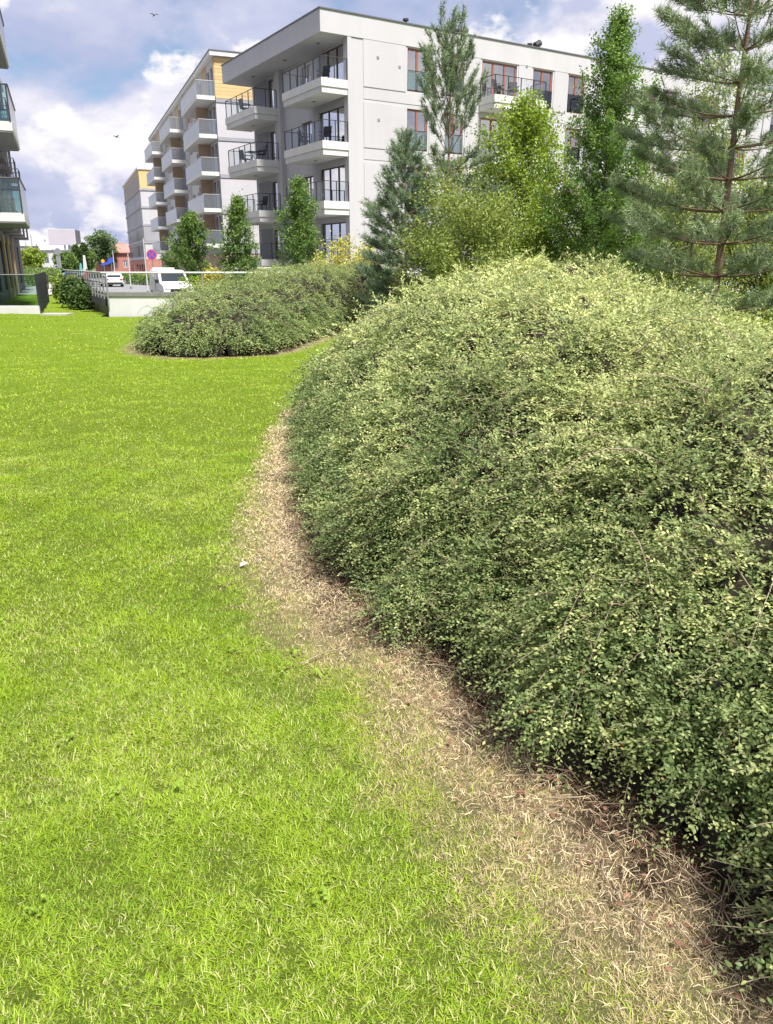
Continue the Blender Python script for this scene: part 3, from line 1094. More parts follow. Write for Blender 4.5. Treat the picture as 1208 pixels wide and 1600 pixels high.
MB().prism(capl, 'z', 0.60, 0.70).build('return_cap', 'concrete_grey', W1)
pm = MB().tube([(0, 0, 0.3), (0, 0, 1.36)], 0.028, 8).mesh('rail_post', 'metal_grey')
for k in range(18):
    t = 0.15 + k * 0.86
    inst('rail_post', pm, W1, (-0.09 + ca * t, 0.02 + sa * t, 0))
for k in range(6):
    inst('rail_post', pm, W1, (3.2 * k + 0.05 if k == 0 else 3.2 * k, -0.075, 0))
MB().tube([(-0.09 + ca * LS, 0.02 + sa * LS, 1.36), (-0.09, -0.075, 1.36), (19, -0.075, 1.36)], 0.03, 8).build('top_rail', 'metal_pale', W1)
MB().tube([(-0.09 + ca * LS, 0.02 + sa * LS, 1.05), (-0.09, -0.075, 1.05)], 0.015, 6).build('mid_rail', 'metal_grey', W1)
br_ = MB().box(-0.05, 0.05, -0.03, 0.05, 0.30, 0.52).mesh('post_bracket', 'metal_dark')
for k in range(0, 18):
    t = 0.15 + k * 0.86
    inst('post_bracket', br_, W1, (-0.10 + ca * t, 0.02 + sa * t, 0))

F1 = thing('glass_fence', 'clear glass fence on pale kerb around the terrace by dark block', 'fence', (-11.95, 27.5, 0))
kb = MB().box(-8, 0.0, -0.10, 0.10, -0.1, 0.22).build('kerb', 'concrete_white', F1)
MB().box(-8, -0.01, -0.05, 0.05, 0.22, 0.27).build('shoe_rail', 'metal_pale', kb)
for k in range(5):
    MB().box(-1.58 * (k + 1) + 0.015, -1.58 * k - 0.03, -0.008, 0.008, 0.27, 1.27).build('glass_panel', 'glass_green', F1)
MB().tube([(-8, 0, 1.285), (0, 0, 1.285)], 0.018, 6).build('top_rail', 'metal_grey', F1)
LF = 9.0
for k in range(6):                                   # return that runs back beside the grass corridor
    t0, t1 = 1.5 * k + 0.04, 1.5 * k + 1.46
    x0, y0, x1, y1 = -0.36 * t0, 0.93 * t0, -0.36 * t1, 0.93 * t1
    MB().add([(x0, y0, 0.12), (x1, y1, 0.12), (x1, y1, 1.27), (x0, y0, 1.27), (x0 + 0.016, y0, 0.12), (x1 + 0.016, y1, 0.12), (x1 + 0.016, y1, 1.27), (x0 + 0.016, y0, 1.27)],
             [(0, 1, 2, 3), (7, 6, 5, 4), (0, 4, 5, 1), (1, 5, 6, 2), (2, 6, 7, 3), (3, 7, 4, 0)]).build('glass_panel', 'glass_green', F1)
fp = MB().box(-0.04, 0.04, -0.04, 0.04, -0.1, 1.30).mesh('fence_post', 'metal_dark')
for k in range(7):
    inst('fence_post', fp, F1, (-0.36 * 1.5 * k, 0.93 * 1.5 * k, 0))
for k in range(1, 6):
    inst('fence_post', fp, F1, (-1.58 * k, 0, -0.01))
tag(MB().box(-0.45, 0.45, -0.28, 0.28, -0.03, 0.045).build('paving_slab', 'paving', None, 0.01), 'small pale concrete slab in the grass beside glass fence', 'slab').location = (-11.15, 26.9, 0)


# ================================================================== VEHICLES
def car(name, label, paint, loc, rz, prof, W, glass_z, van=False):
    """prof: side outline (x forward, z up), W: width; greenhouse pulled in; parts: body, windows, wheels, lights, mirrors"""
    t = thing(name, label, 'van' if van else 'car', loc, rz)
    n = len(prof)
    hw = W / 2
    ztop = max(p[1] for p in prof)

    def inset(z):
        k = max(0.0, (z - glass_z) / (ztop - glass_z))
        return hw * (1 - (0.10 if van else 0.20) * k)
    vs = [(x, -inset(z), z) for x, z in prof] + [(x, inset(z), z) for x, z in prof]
    fs = [tuple(range(n)), tuple(range(2 * n - 1, n - 1, -1))] + [(i, n + i, n + (i + 1) % n, (i + 1) % n) for i in range(n)]
    MB().add(vs, fs).build('body', paint, t, 0.06)
    return t, inset


def car_glass_side(t, pts, inset, name='side_window'):
    for sgn in (-1, 1):
        vs = [(x, sgn * (inset(z) + 0.006), z) for x, z in pts]
        MB().add(vs, [tuple(range(len(pts)))]).build(name, 'car_glass_dark', t)


surf('car_glass_dark', (0.03, 0.035, 0.042), 0.06, 0.05, 2, spec=0.8)


def car_glass_cross(t, a, b, wa, wb, name):
    d = Vector((b[0] - a[0], 0, b[1] - a[1])).normalized()
    nrm = Vector((d.z, 0, -d.x)) * 0.012
    if nrm.z < 0:
        nrm = -nrm
    vs = [(a[0] + nrm.x, -wa, a[1] + nrm.z), (a[0] + nrm.x, wa, a[1] + nrm.z), (b[0] + nrm.x, wb, b[1] + nrm.z), (b[0] + nrm.x, -wb, b[1] + nrm.z)]
    return MB().add(vs, [(0, 1, 2, 3)]).build(name, 'car_glass_dark', t)


def wheels(t, xs_, hw, r=0.31):
    for x in xs_:
        for sgn in (-1, 1):
            y0, y1 = sgn * (hw - 0.2), sgn * (hw + 0.01)
            w = MB().disc((x, r), r, y0, y1).build('wheel', 'tyre', t)
            MB().disc((x, r), r * 0.62, y1, y1 + sgn * 0.012, 14).build('rim', 'metal_pale', w)


# white van facing the camera, nose turned to the right
pv = at(262, 440, 50)
vp = [(-2.15, 0.32), (2.0, 0.32), (2.22, 0.45), (2.25, 0.80), (2.05, 1.0), (1.25, 1.14), (0.55, 1.76), (0.2, 1.85), (-2.0, 1.86), (-2.2, 1.7), (-2.25, 0.9)]
van, ins = car('white_van', 'white van parked behind the low wall, nose towards the lawn', 'car_white', (pv.x, pv.y + 0.6, GZ), math.atan2(-.891, .454), vp, 1.80, 1.14, True)
ws = car_glass_cross(van, (1.20, 1.17), (0.60, 1.72), 0.78, 0.68, 'windscreen')
car_glass_side(van, [(1.02, 1.16), (0.1, 1.16), (0.1, 1.68), (0.5, 1.68)], ins)
wheels(van, (-1.4, 1.4), 0.90)
for sgn in (-1, 1):
    MB().box(0.86, 1.06, sgn * 0.92, sgn * 1.12, 1.10, 1.32).build('mirror', 'plastic_black', van, 0.03)
    MB().box(2.1, 2.262, sgn * 0.52, sgn * 0.84, 0.72, 0.92).build('headlight', 'metal_pale', van, 0.03)
MB().box(2.2, 2.275, -0.5, 0.5, 0.55, 0.78).build('grille', 'plastic_black', van)
MB().box(2.2, 2.285, -0.85, 0.85, 0.33, 0.50).build('bumper', 'sign_grey', van, 0.03)
MB().box(-0.25, -0.22, -0.905, 0.905, 0.5, 1.7).build('door_gap', 'sign_grey', van)
MB().box(-2.05, -1.75, -0.7, 0.7, 1.862, 1.98).build('roof_lip', 'car_white', van, 0.03)

cp_ = [(-1.95, 0.25), (1.85, 0.25), (2.0, 0.5), (1.95, 0.72), (0.95, 0.86), (0.25, 1.36), (-0.9, 1.44), (-1.7, 1.2), (-2.0, 0.85)]
for (px, py, Y, hd, paint, lab) in ((178, 440, 84, (-0.35, 0.94), 'car_white', 'white hatchback parked behind the tube railing, tail to the wall'),
                                    (120, 430, 92, (0.9, 0.4), 'car_blue', 'blue car driving past the brick house street'),
                                    (148, 430, 84, (0.55, 0.83), 'car_silver', 'silver car parked behind the railing posts'),
                                    (72, 425, 96, (0.93, 0.35), 'car_dark', 'dark car parked behind the clipped hedge')):
    pc = at(px, py, Y)
    c, ins = car('parked_car', lab, paint, (pc.x, pc.y, GZ), math.atan2(hd[1], hd[0]), cp_, 1.74, 0.86)
    car_glass_cross(c, (0.90, 0.88), (0.30, 1.33), 0.72, 0.60, 'windscreen')
    car_glass_cross(c, (-1.95, 0.90), (-1.72, 1.17), 0.70, 0.62, 'rear_window')
    car_glass_side(c, [(0.72, 0.89), (-1.35, 0.89), (-1.25, 1.25), (-0.85, 1.36), (0.18, 1.30)], ins)
    wheels(c, (-1.25, 1.25), 0.87)
    for sgn in (-1, 1):
        MB().box(-2.02, -1.9, sgn * 0.55, sgn * 0.83, 0.68, 0.86).build('tail_light', 'sign_red', c, 0.02)
        MB().box(1.86, 1.985, sgn * 0.50, sgn * 0.80, 0.56, 0.70).build('headlight', 'metal_pale', c, 0.02)
        MB().box(0.55, 0.75, sgn * 0.86, sgn * 1.02, 0.86, 1.0).build('mirror', paint, c, 0.02)
    MB().box(-2.03, -1.8, -0.8, 0.8, 0.28, 0.46).build('bumper', 'plastic_black', c, 0.02)


# ================================================================== SIGNS, POLES, BILLBOARD
def face_cam(p):
    return math.atan2(p.x, p.y) * -1


# no-stopping sign
ps = at(237, 398, 54)
S1 = thing('road_sign', 'round no-stopping sign, blue with red border and red cross', 'sign', (ps.x, ps.y, GZ), face_cam(ps))
zc = ps.z - GZ
MB().tube([(0, 0.05, 0), (0, 0.05, zc + 0.35)], 0.03, 8).build('post', 'metal_grey', S1)
d = MB().disc((0, zc), 0.335, -0.02, 0.02, 28).build('disc', 'sign_red', S1)
MB().disc((0, zc), 0.26, -0.024, -0.0205, 28).build('blue_field', 'sign_blue', d)
for a in (45, 135):
    c_, s_ = math.cos(R(a)), math.sin(R(a))
    L_, w_ = 0.27, 0.035
    pts = [(c_ * L_ - s_ * w_, zc + s_ * L_ + c_ * w_), (-c_ * L_ - s_ * w_, zc - s_ * L_ + c_ * w_), (-c_ * L_ + s_ * w_, zc - s_ * L_ - c_ * w_), (c_ * L_ + s_ * w_, zc + s_ * L_ - c_ * w_)]
    MB().prism(pts, 'y', -0.028 - (0.002 if a > 90 else 0), -0.0245).build('cross_bar', 'sign_red', d)
# grey back of another round sign
ps = at(90, 393, 78)
S2 = thing('road_sign', 'round traffic sign seen from its grey back on tall post', 'sign', (ps.x, ps.y, GZ), face_cam(ps))
zc = ps.z - GZ
MB().tube([(0, -0.04, 0), (0, -0.04, zc + 0.3)], 0.05, 8).build('post', 'metal_grey', S2)
MB().disc((0, zc), 0.30, 0.0, 0.02, 24).build('disc', 'sign_grey', S2)
MB().box(-0.2, 0.2, 0.0, 0.02, zc - 1.5, zc - 0.4).build('lower_panel', 'sign_grey', S2)
# blue arrow board with orange disc
ps = at(168, 410, 96)
S3 = thing('road_sign', 'blue direction board with orange disc before the brick house', 'sign', (ps.x, ps.y, GZ), face_cam(ps))
zc = ps.z - GZ
MB().tube([(-0.4, 0.04, 0), (-0.4, 0.04, zc + 0.3)], 0.04, 6).tube([(0.4, 0.04, 0), (0.4, 0.04, zc + 0.5)], 0.04, 6).build('post', 'metal_grey', S3)
MB().prism([(-0.75, zc - 0.42), (0.1, zc - 0.2), (0.72, zc + 0.05), (0.72, zc + 0.55), (0.1, zc + 0.45), (0.0, zc + 0.1), (-0.75, zc - 0.12)], 'y', -0.02, 0.02).build('board', 'sign_blue', S3)
MB().disc((-0.5, zc + 0.15), 0.20, -0.03, 0.0, 20).build('disc', 'sign_orange', S3)
# teal totem
ps = at(127, 412, 100)
S4 = thing('advert_totem', 'slim pale and teal advertising totem beside the street', 'sign', (ps.x, ps.y, GZ), face_cam(ps))
MB().prism([(0.05, 0), (0.75, 0), (0.55, 3.3), (0.3, 3.3)], 'y', -0.12, 0.12).build('pylon', 'metal_pale', S4)
MB().prism([(-0.35, 1.2), (0.04, 1.2), (0.04, 2.3), (-0.15, 2.4)], 'y', -0.1, 0.1).build('teal_panel', 'sign_teal', S4)
# billboard
pb = at(98, 383, 150)
BB = thing('billboard', 'blank pale billboard with two posts above the distant trees', 'billboard', (pb.x, pb.y, GZ), face_cam(pb))
zb0, zb1 = at(98, 383, 150).z - GZ, at(98, 357.5, 150).z - GZ
bd = MB().box(-2.35, 2.35, -0.15, 0.15, zb0, zb1).build('board', 'metal_pale', BB)
MB().box(-2.25, 2.25, -0.17, -0.152, zb0 + 0.12, zb1 - 0.1).build('poster', 'poster_pale', bd)
MB().add([(2.36, -0.1, zb0 + 0.2), (3.3, 3.6, zb0 + 0.2), (3.3, 3.6, zb1 - 0.15), (2.36, -0.1, zb1 - 0.15), (2.36, 0.2, zb0 + 0.2), (3.2, 3.8, zb0 + 0.2), (3.2, 3.8, zb1 - 0.15), (2.36, 0.2, zb1 - 0.15)],
         [(0, 1, 2, 3), (7, 6, 5, 4), (0, 4, 5, 1), (1, 5, 6, 2), (2, 6, 7, 3), (3, 7, 4, 0)]).build('second_board', 'sign_grey', BB)
for x in (0.35, 1.05):
    MB().tube([(x, 0.3, 0), (x, 0.3, zb1 - 0.3)], 0.13, 8).build('post', 'metal_grey', BB)
# pale flag poles and street lamps
for (px, Y, ytop, lab) in ((203, 75, 396, 'slim pale pole before the office block'), (229, 62, 372, 'tall slim white pole beside the no-stopping sign'), (180, 90, 392, 'short pale pole before the brick house')):
    p = at(px, 430, Y)
    t = thing('flag_pole', lab, 'pole', (p.x, p.y, GZ))
    zt = at(px, ytop, Y).z - GZ
    MB().tube([(0, 0, 0), (0, 0, zt)], [0.06, 0.04], 8).build('shaft', 'metal_pale', t)
    MB().tube([(0, 0, 0), (0, 0, 0.25)], 0.11, 8).build('base', 'metal_grey', t)
    MB().tube([(0, 0, zt), (0, 0, zt + 0.1)], 0.06, 8).build('finial', 'metal_grey', t)
for (px, Y, ytop, lab) in ((55, 170, 362, 'far street lamp with curved arm beside dark block'), (45, 230, 372, 'smallest far street lamp above the hedge'), (118, 190, 360, 'far street lamp behind the billboard')):
    p = at(px, 420, Y)
    t = thing('street_lamp', lab, 'street lamp', (p.x, p.y, GZ))
    zt = at(px, ytop, Y).z - GZ
    MB().tube([(0, 0, 0), (0, 0, zt - 0.6), (-0.4, 0, zt), (-1.4, 0, zt + 0.1)], 0.07, 6).build('column', 'metal_grey', t)
    MB().box(-2.1, -1.3, -0.14, 0.14, zt + 0.02, zt + 0.16).build('lamp_head', 'metal_grey', t)
# green bin and bollards on the path
p = at(88, 428, 88)
t = thing('litter_bin', 'green wheeled bin beside the path hedge', 'bin', (p.x, p.y, GZ))
MB().prism([(-0.4, 0.12), (0.4, 0.12), (0.5, 1.5), (-0.5, 1.5)], 'y', -0.4, 0.4).build('body', 'plastic_green', t, 0.04)
MB().box(-0.55, 0.55, -0.46, 0.46, 1.502, 1.65).build('lid', 'plastic_green', t, 0.05)
for x in (-0.3, 0.3):
    MB().disc((x, 0.12), 0.12, 0.3, 0.42, 12).build('wheel', 'tyre', t)
for px, Y, lab in ((76, 56, 'slim dark bollard on the path nearest the glass fence'), (82, 62, 'middle one of three slim dark bollards on the path'), (88, 70, 'slim dark bollard on the path nearest the green bin')):
    p = at(px, 450, Y)
    t = thing('bollard', lab, 'bollard', (p.x, p.y, -0.012), 0, 'bollards along the paved path')
    MB().tube([(0, 0, 0), (0, 0, 0.95)], 0.045, 8).build('post', 'metal_dark', t)
    MB().tube([(0, 0, 0.95), (0, 0, 1.0)], [0.055, 0.03], 8).build('cap', 'metal_dark', t)


# ================================================================== BALCONY FURNITURE
def chair_mesh():
    seat = MB().box(-0.25, 0.25, -0.25, 0.25, 0.42, 0.47)
    back = MB().prism([(0.22, 0.47), (0.27, 0.47), (0.36, 0.98), (0.31, 0.98)], 'x', -0.24, 0.24)
    legs = [MB().tube([(sx * 0.22, sy * 0.22, 0), (sx * 0.2, sy * 0.2, 0.42)], 0.022, 6) for sx in (-1, 1) for sy in (-1, 1)]
    arms = [MB().box(sx * 0.26 - 0.025, sx * 0.26 + 0.025, -0.22, 0.3, 0.64, 0.68) for sx in (-1, 1)]
    return seat.mesh('seat', 'plastic_black'), back.mesh('backrest', 'plastic_black'), [m.mesh('leg', 'plastic_black') for m in legs], [m.mesh('armrest', 'plastic_black') for m in arms]


CH = chair_mesh()


def chair(bx, by, z, rz, lab, grp=None):
    w = B1.matrix_basis if False else Matrix.Translation((-1.87, 46.5, 0)) @ Matrix.Rotation(A1, 4, 'Z')
    p = w @ Vector((bx, by, z))
    t = thing('balcony_chair', lab, 'chair', p, A1 + rz, grp)
    inst('seat', CH[0], t)
    inst('backrest', CH[1], t)
    for m in CH[2]:
        inst('leg', m, t)
    for m in CH[3]:
        inst('armrest', m, t)


def table(bx, by, z, lab):
    w = Matrix.Translation((-1.87, 46.5, 0)) @ Matrix.Rotation(A1, 4, 'Z')
    t = thing('balcony_table', lab, 'table', w @ Vector((bx, by, z)), A1)
    MB().box(-0.4, 0.4, -0.4, 0.4, 0.70, 0.74).build('table_top', 'plastic_black', t)
    for sx in (-1, 1):
        MB().tube([(sx * 0.33, -0.3, 0), (-sx * 0.1, 0.3, 0.70)], 0.02, 6).tube([(sx * 0.33, 0.3, 0), (-sx * 0.1, -0.3, 0.70)], 0.02, 6).build('leg', 'metal_pale', t)


GR = 'dark chairs on the corner balconies'
chair(-1.0, 12.7, LV[3] + 0.71, 1.6, 'black chair on the top balcony next to timber cladding')
chair(-0.95, 13.2, LV[2] + 0.71, 1.8, 'black armchair behind the table, second balcony from top, timber side', )
chair(-1.0, 10.4, LV[2] + 0.71, -1.6, 'black armchair beside the pillar, second balcony from top')
table(-1.0, 11.7, LV[2] + 0.71, 'black folding table with crossed legs on the second balcony from top')
chair(-0.9, 1.6, LV[3] + 0.71, -1.2, 'black chair on the top corner balcony under roof overhang')
chair(-0.9, 1.5, LV[2] + 0.71, -1.0, 'black chair on the corner balcony one below the top')
chair(-1.0, 3.9, LV[2] + 0.71, 1.5, 'black chair against pale wall on the corner balcony one below top')
chair(-1.0, 10.6, LV[1] + 0.71, -1.3, 'black chair on the balcony above the small hornbeam')
chair(9.5, -0.75, LV[3] + 0.71, 0.4, 'black chair on the facade balcony by the triple window', )
chair(10.6, -0.8, LV[3] + 0.71, -0.5, 'black chair beside another on the facade balcony by triple window')

# ================================================================== PERSON far on the road
p = at(137.5, 440, 78)
PE = thing('person', 'person in dark red top and dark trousers standing behind the railing', 'person', (p.x, p.y, GZ), R(20))
sk_v = [(0, 0, 0.95), (0, 0, 1.15), (0, 0, 1.40), (0, -0.01, 1.50), (0, -0.02, 1.60), (0, -0.02, 1.72),
        (0.19, 0, 1.40), (0.25, 0.02, 1.12), (0.24, -0.06, 0.86), (-0.19, 0, 1.40), (-0.25, 0.0, 1.12), (-0.25, -0.08, 0.86),
        (0.10, 0, 0.90), (0.11, -0.05, 0.50), (0.11, 0.02, 0.08), (0.11, -0.14, 0.04), (-0.10, 0, 0.90), (-0.11, 0.03, 0.50), (-0.11, 0.12, 0.10), (-0.11, -0.02, 0.05)]
sk_e = [(0, 1), (1, 2), (2, 3), (3, 4), (4, 5), (2, 6), (6, 7), (7, 8), (2, 9), (9, 10), (10, 11), (0, 12), (12, 13), (13, 14), (14, 15), (0, 16), (16, 17), (17, 18), (18, 19)]
sk_r = [0.15, 0.14, 0.15, 0.06, 0.085, 0.08, 0.07, 0.05, 0.04, 0.07, 0.05, 0.04, 0.10, 0.065, 0.045, 0.035, 0.10, 0.065, 0.045, 0.035]
me = bpy.data.meshes.new('body')
me.from_pydata(sk_v, sk_e, [])
for mname in ('cloth_red', 'cloth_dark', 'skin'):
    me.materials.append(MATS[mname])
bo = bpy.data.objects.new('body', me)
COL.objects.link(bo)
bo.parent = PE
sm = bo.modifiers.new('skin', 'SKIN')
for v, r in zip(me.skin_vertices[0].data, sk_r):
    v.radius = (r, r * 0.85)
me.skin_vertices[0].data[0].use_root = True
ss = bo.modifiers.new('sub', 'SUBSURF')
ss.levels = ss.render_levels = 1
dg = bpy.context.evaluated_depsgraph_get()
em = bpy.data.meshes.new_from_object(bo.evaluated_get(dg))
bo.modifiers.clear()
bo.data = em
em.materials.clear()
for mname in ('cloth_red', 'cloth_dark', 'skin'):
    em.materials.append(MATS[mname])
for po in em.polygons:
    po.material_index = 2 if po.center.z > 1.50 or (po.center.z < 0.92 and abs(po.center.x) > 0.2) else (0 if po.center.z > 0.93 else 1)
    po.use_smooth = True
MB().tube([(0, 0.015, 1.62), (0, 0.02, 1.70), (0, 0.0, 1.79)], [0.088, 0.098, 0.06], 10).build('hair', 'plastic_black', PE, smooth=True)

# birds
for (px, py, Y, a, lab) in ((241, 24, 60, 0.5, 'larger dark bird flying below the grey cloud'), (182, 214, 62, -0.4, 'smaller dark bird flying before the white cloud')):
    p = at(px, py, Y)
    t = thing('flying_bird', lab, 'bird', p, a)
    MB().tube([(0, -0.16, 0), (0, -0.09, 0.01), (0, 0.02, 0), (0, 0.12, 0), (0, 0.2, 0)], [0.012, 0.035, 0.04, 0.025, 0.006], 8).build('body', 'feather', t, smooth=True)
    for sgn in (-1, 1):
        w = MB()
        w.add([(sgn * 0.02, -0.06, 0.02), (sgn * 0.16, -0.08, 0.10), (sgn * 0.32, 0.03, 0.06), (sgn * 0.15, 0.04, 0.09), (sgn * 0.02, 0.06, 0.02),
               (sgn * 0.02, -0.06, 0.008), (sgn * 0.16, -0.08, 0.09), (sgn * 0.32, 0.03, 0.055), (sgn * 0.15, 0.04, 0.08), (sgn * 0.02, 0.06, 0.008)],
              [(0, 1, 2, 3, 4), (9, 8, 7, 6, 5), (0, 5, 6, 1), (1, 6, 7, 2), (2, 7, 8, 3), (3, 8, 9, 4)])
        w.build('wing', 'feather', t)
    MB().prism([(-0.03, 0.0), (0.03, 0.0), (0.06, 0.012), (-0.06, 0.012)], 'y', 0.17, 0.27).build('tail', 'feather', t)


# ================================================================== TREES AND SHRUBS
def jitter_col(base, n, v=0.18, hue=0.10):
    c = np.asarray(base)[None] * (1 + rng.normal(0, v, (n, 1)))
    c = c * (1 + rng.normal(0, hue, (n, 3)) * np.array([1, 0.4, 1]))
    return np.clip(c, 0.004, 0.9)


def broadleaf(name, label, cat, loc, height, radius, nbranch, nleaf, lsize, cols, up=0.9, trunk_r=0.07, t0=0.10, clump=0.16, group=None, droop=0.0, twig_len=0.35, bark='bark_grey', multi=1, hexa=False):
    """tree: tapered trunk with limbs (one mesh) and a crown of leaves that sit on twigs along the limbs"""
    T = thing(name, label, cat, loc, 0, group)
    paths, rads = [], []
    trunks = []
    K = 8
    for m in range(multi):
        lean = rng.normal(0, 0.06 if multi == 1 else 0.28, 2)
        tt = np.linspace(0, 1, K)
        wob = np.cumsum(rng.normal(0, 0.012 * height / 5, (K, 2)), 0)
        hh = height * (1 if m == 0 else rng.uniform(0.7, 0.95))
        P = np.column_stack([lean[0] * tt * height * 0.25 + wob[:, 0], lean[1] * tt * height * 0.25 + wob[:, 1], tt * hh * 0.97])
        P[0, :2] *= 0
        trunks.append(P)
        paths.append(P)
        rads.append(trunk_r * (1 - 0.92 * tt))
    bp, bd, bt = [], [], []
    for i in range(nbranch):
        P = trunks[i % multi]
        t = t0 + (0.98 - t0) * ((i + rng.uniform()) / nbranch) ** 0.9
        k = t * (K - 1)
        k0 = min(int(k), K - 2)
        s = P[k0] + (P[k0 + 1] - P[k0]) * (k - k0)
        az = i * 2.399 + rng.uniform(-0.4, 0.4)
        r = radius(t) * rng.uniform(0.72, 1.12)
        upv = up * r * rng.uniform(0.6, 1.3) * (0.5 + 0.8 * t)
        tip = s + np.array([math.cos(az) * r, math.sin(az) * r, upv - droop * r])
        mid = (s + tip) / 2 + np.array([0, 0, (0.12 - 0.0 if up < 1 else -0.08) * r]) + rng.normal(0, 0.04 * r, 3)
        tt = np.linspace(0, 1, K)[:, None]
        C = s * (1 - tt) ** 2 + mid * 2 * tt * (1 - tt) + tip * tt ** 2
        paths.append(C)
        rads.append(np.maximum(trunk_r * 0.42 * (1 - 0.85 * t) * (1 - 0.85 * tt[:, 0]), 0.004))
        # twigs along the limb
        nt = max(4, int(5 + 9 * r / max(0.3, twig_len * 2)))
        ti = rng.uniform(0.18, 1.0, nt)
        kk = ti * (K - 1)
        kk0 = np.minimum(kk.astype(int), K - 2)
        S = C[kk0] + (C[kk0 + 1] - C[kk0]) * (kk - kk0)[:, None]
        D = unit(rand_dirs(nt) * 0.9 + unit(tip - s)[None] * 0.7 + np.array([0, 0, 0.25 - droop]))
        bp.append(S)
        bd.append(D)
        bt.append(np.full(nt, t))
    bp, bd, bt = np.concatenate(bp), np.concatenate(bd), np.concatenate(bt)
    V, Q = tube_mesh(np.array(paths), np.array(rads), 5)
    npmesh('trunk', V, quads=Q, mat=bark, parent=T, smooth=True)
    # leaves: along twigs
    ntw = len(bp)
    ccol = rng.normal(0, 0.16, ntw)
    pick = rng.integers(0, ntw, nleaf)
    u = rng.uniform(0, 1, nleaf)
    L = twig_len * rng.uniform(0.5, 1.2, ntw)
    pos = bp[pick] + bd[pick] * (u * L[pick])[:, None] + rng.normal(0, clump * 0.45, (nleaf, 3)) - np.array([0, 0, 1]) * (droop * u * twig_len)[:, None]
    pos[:, 2] = np.maximum(pos[:, 2], 0.05)
    ax = unit(bd[pick] * 0.5 + rand_dirs(nleaf) * 0.9 + np.array([0, 0, -0.15 - droop * 0.6]))
    nr = unit(rand_dirs(nleaf) * 0.75 + np.array([0, 0, 0.8]))
    ls = lsize * rng.uniform(0.65, 1.25, nleaf)
    v, f, k = leaf_mesh(pos, ax, nr, ls, ls * 0.62, hexa)
    ca, cb = np.array(cols[0]), np.array(cols[1])
    mixv = np.clip(0.45 + ccol[pick] * 1.6 + rng.normal(0, 0.2, nleaf) + 0.25 * (bt[pick] - 0.5), 0, 1)[:, None]
    c = (ca * (1 - mixv) + cb * mixv) * (1 + rng.normal(0, 0.12, (nleaf, 1)))
    npmesh('crown', v, tris=f, mat='tree_leaf', tint=np.clip(np.repeat(c, k, 0), 0.004, 0.9), parent=T)
    return T


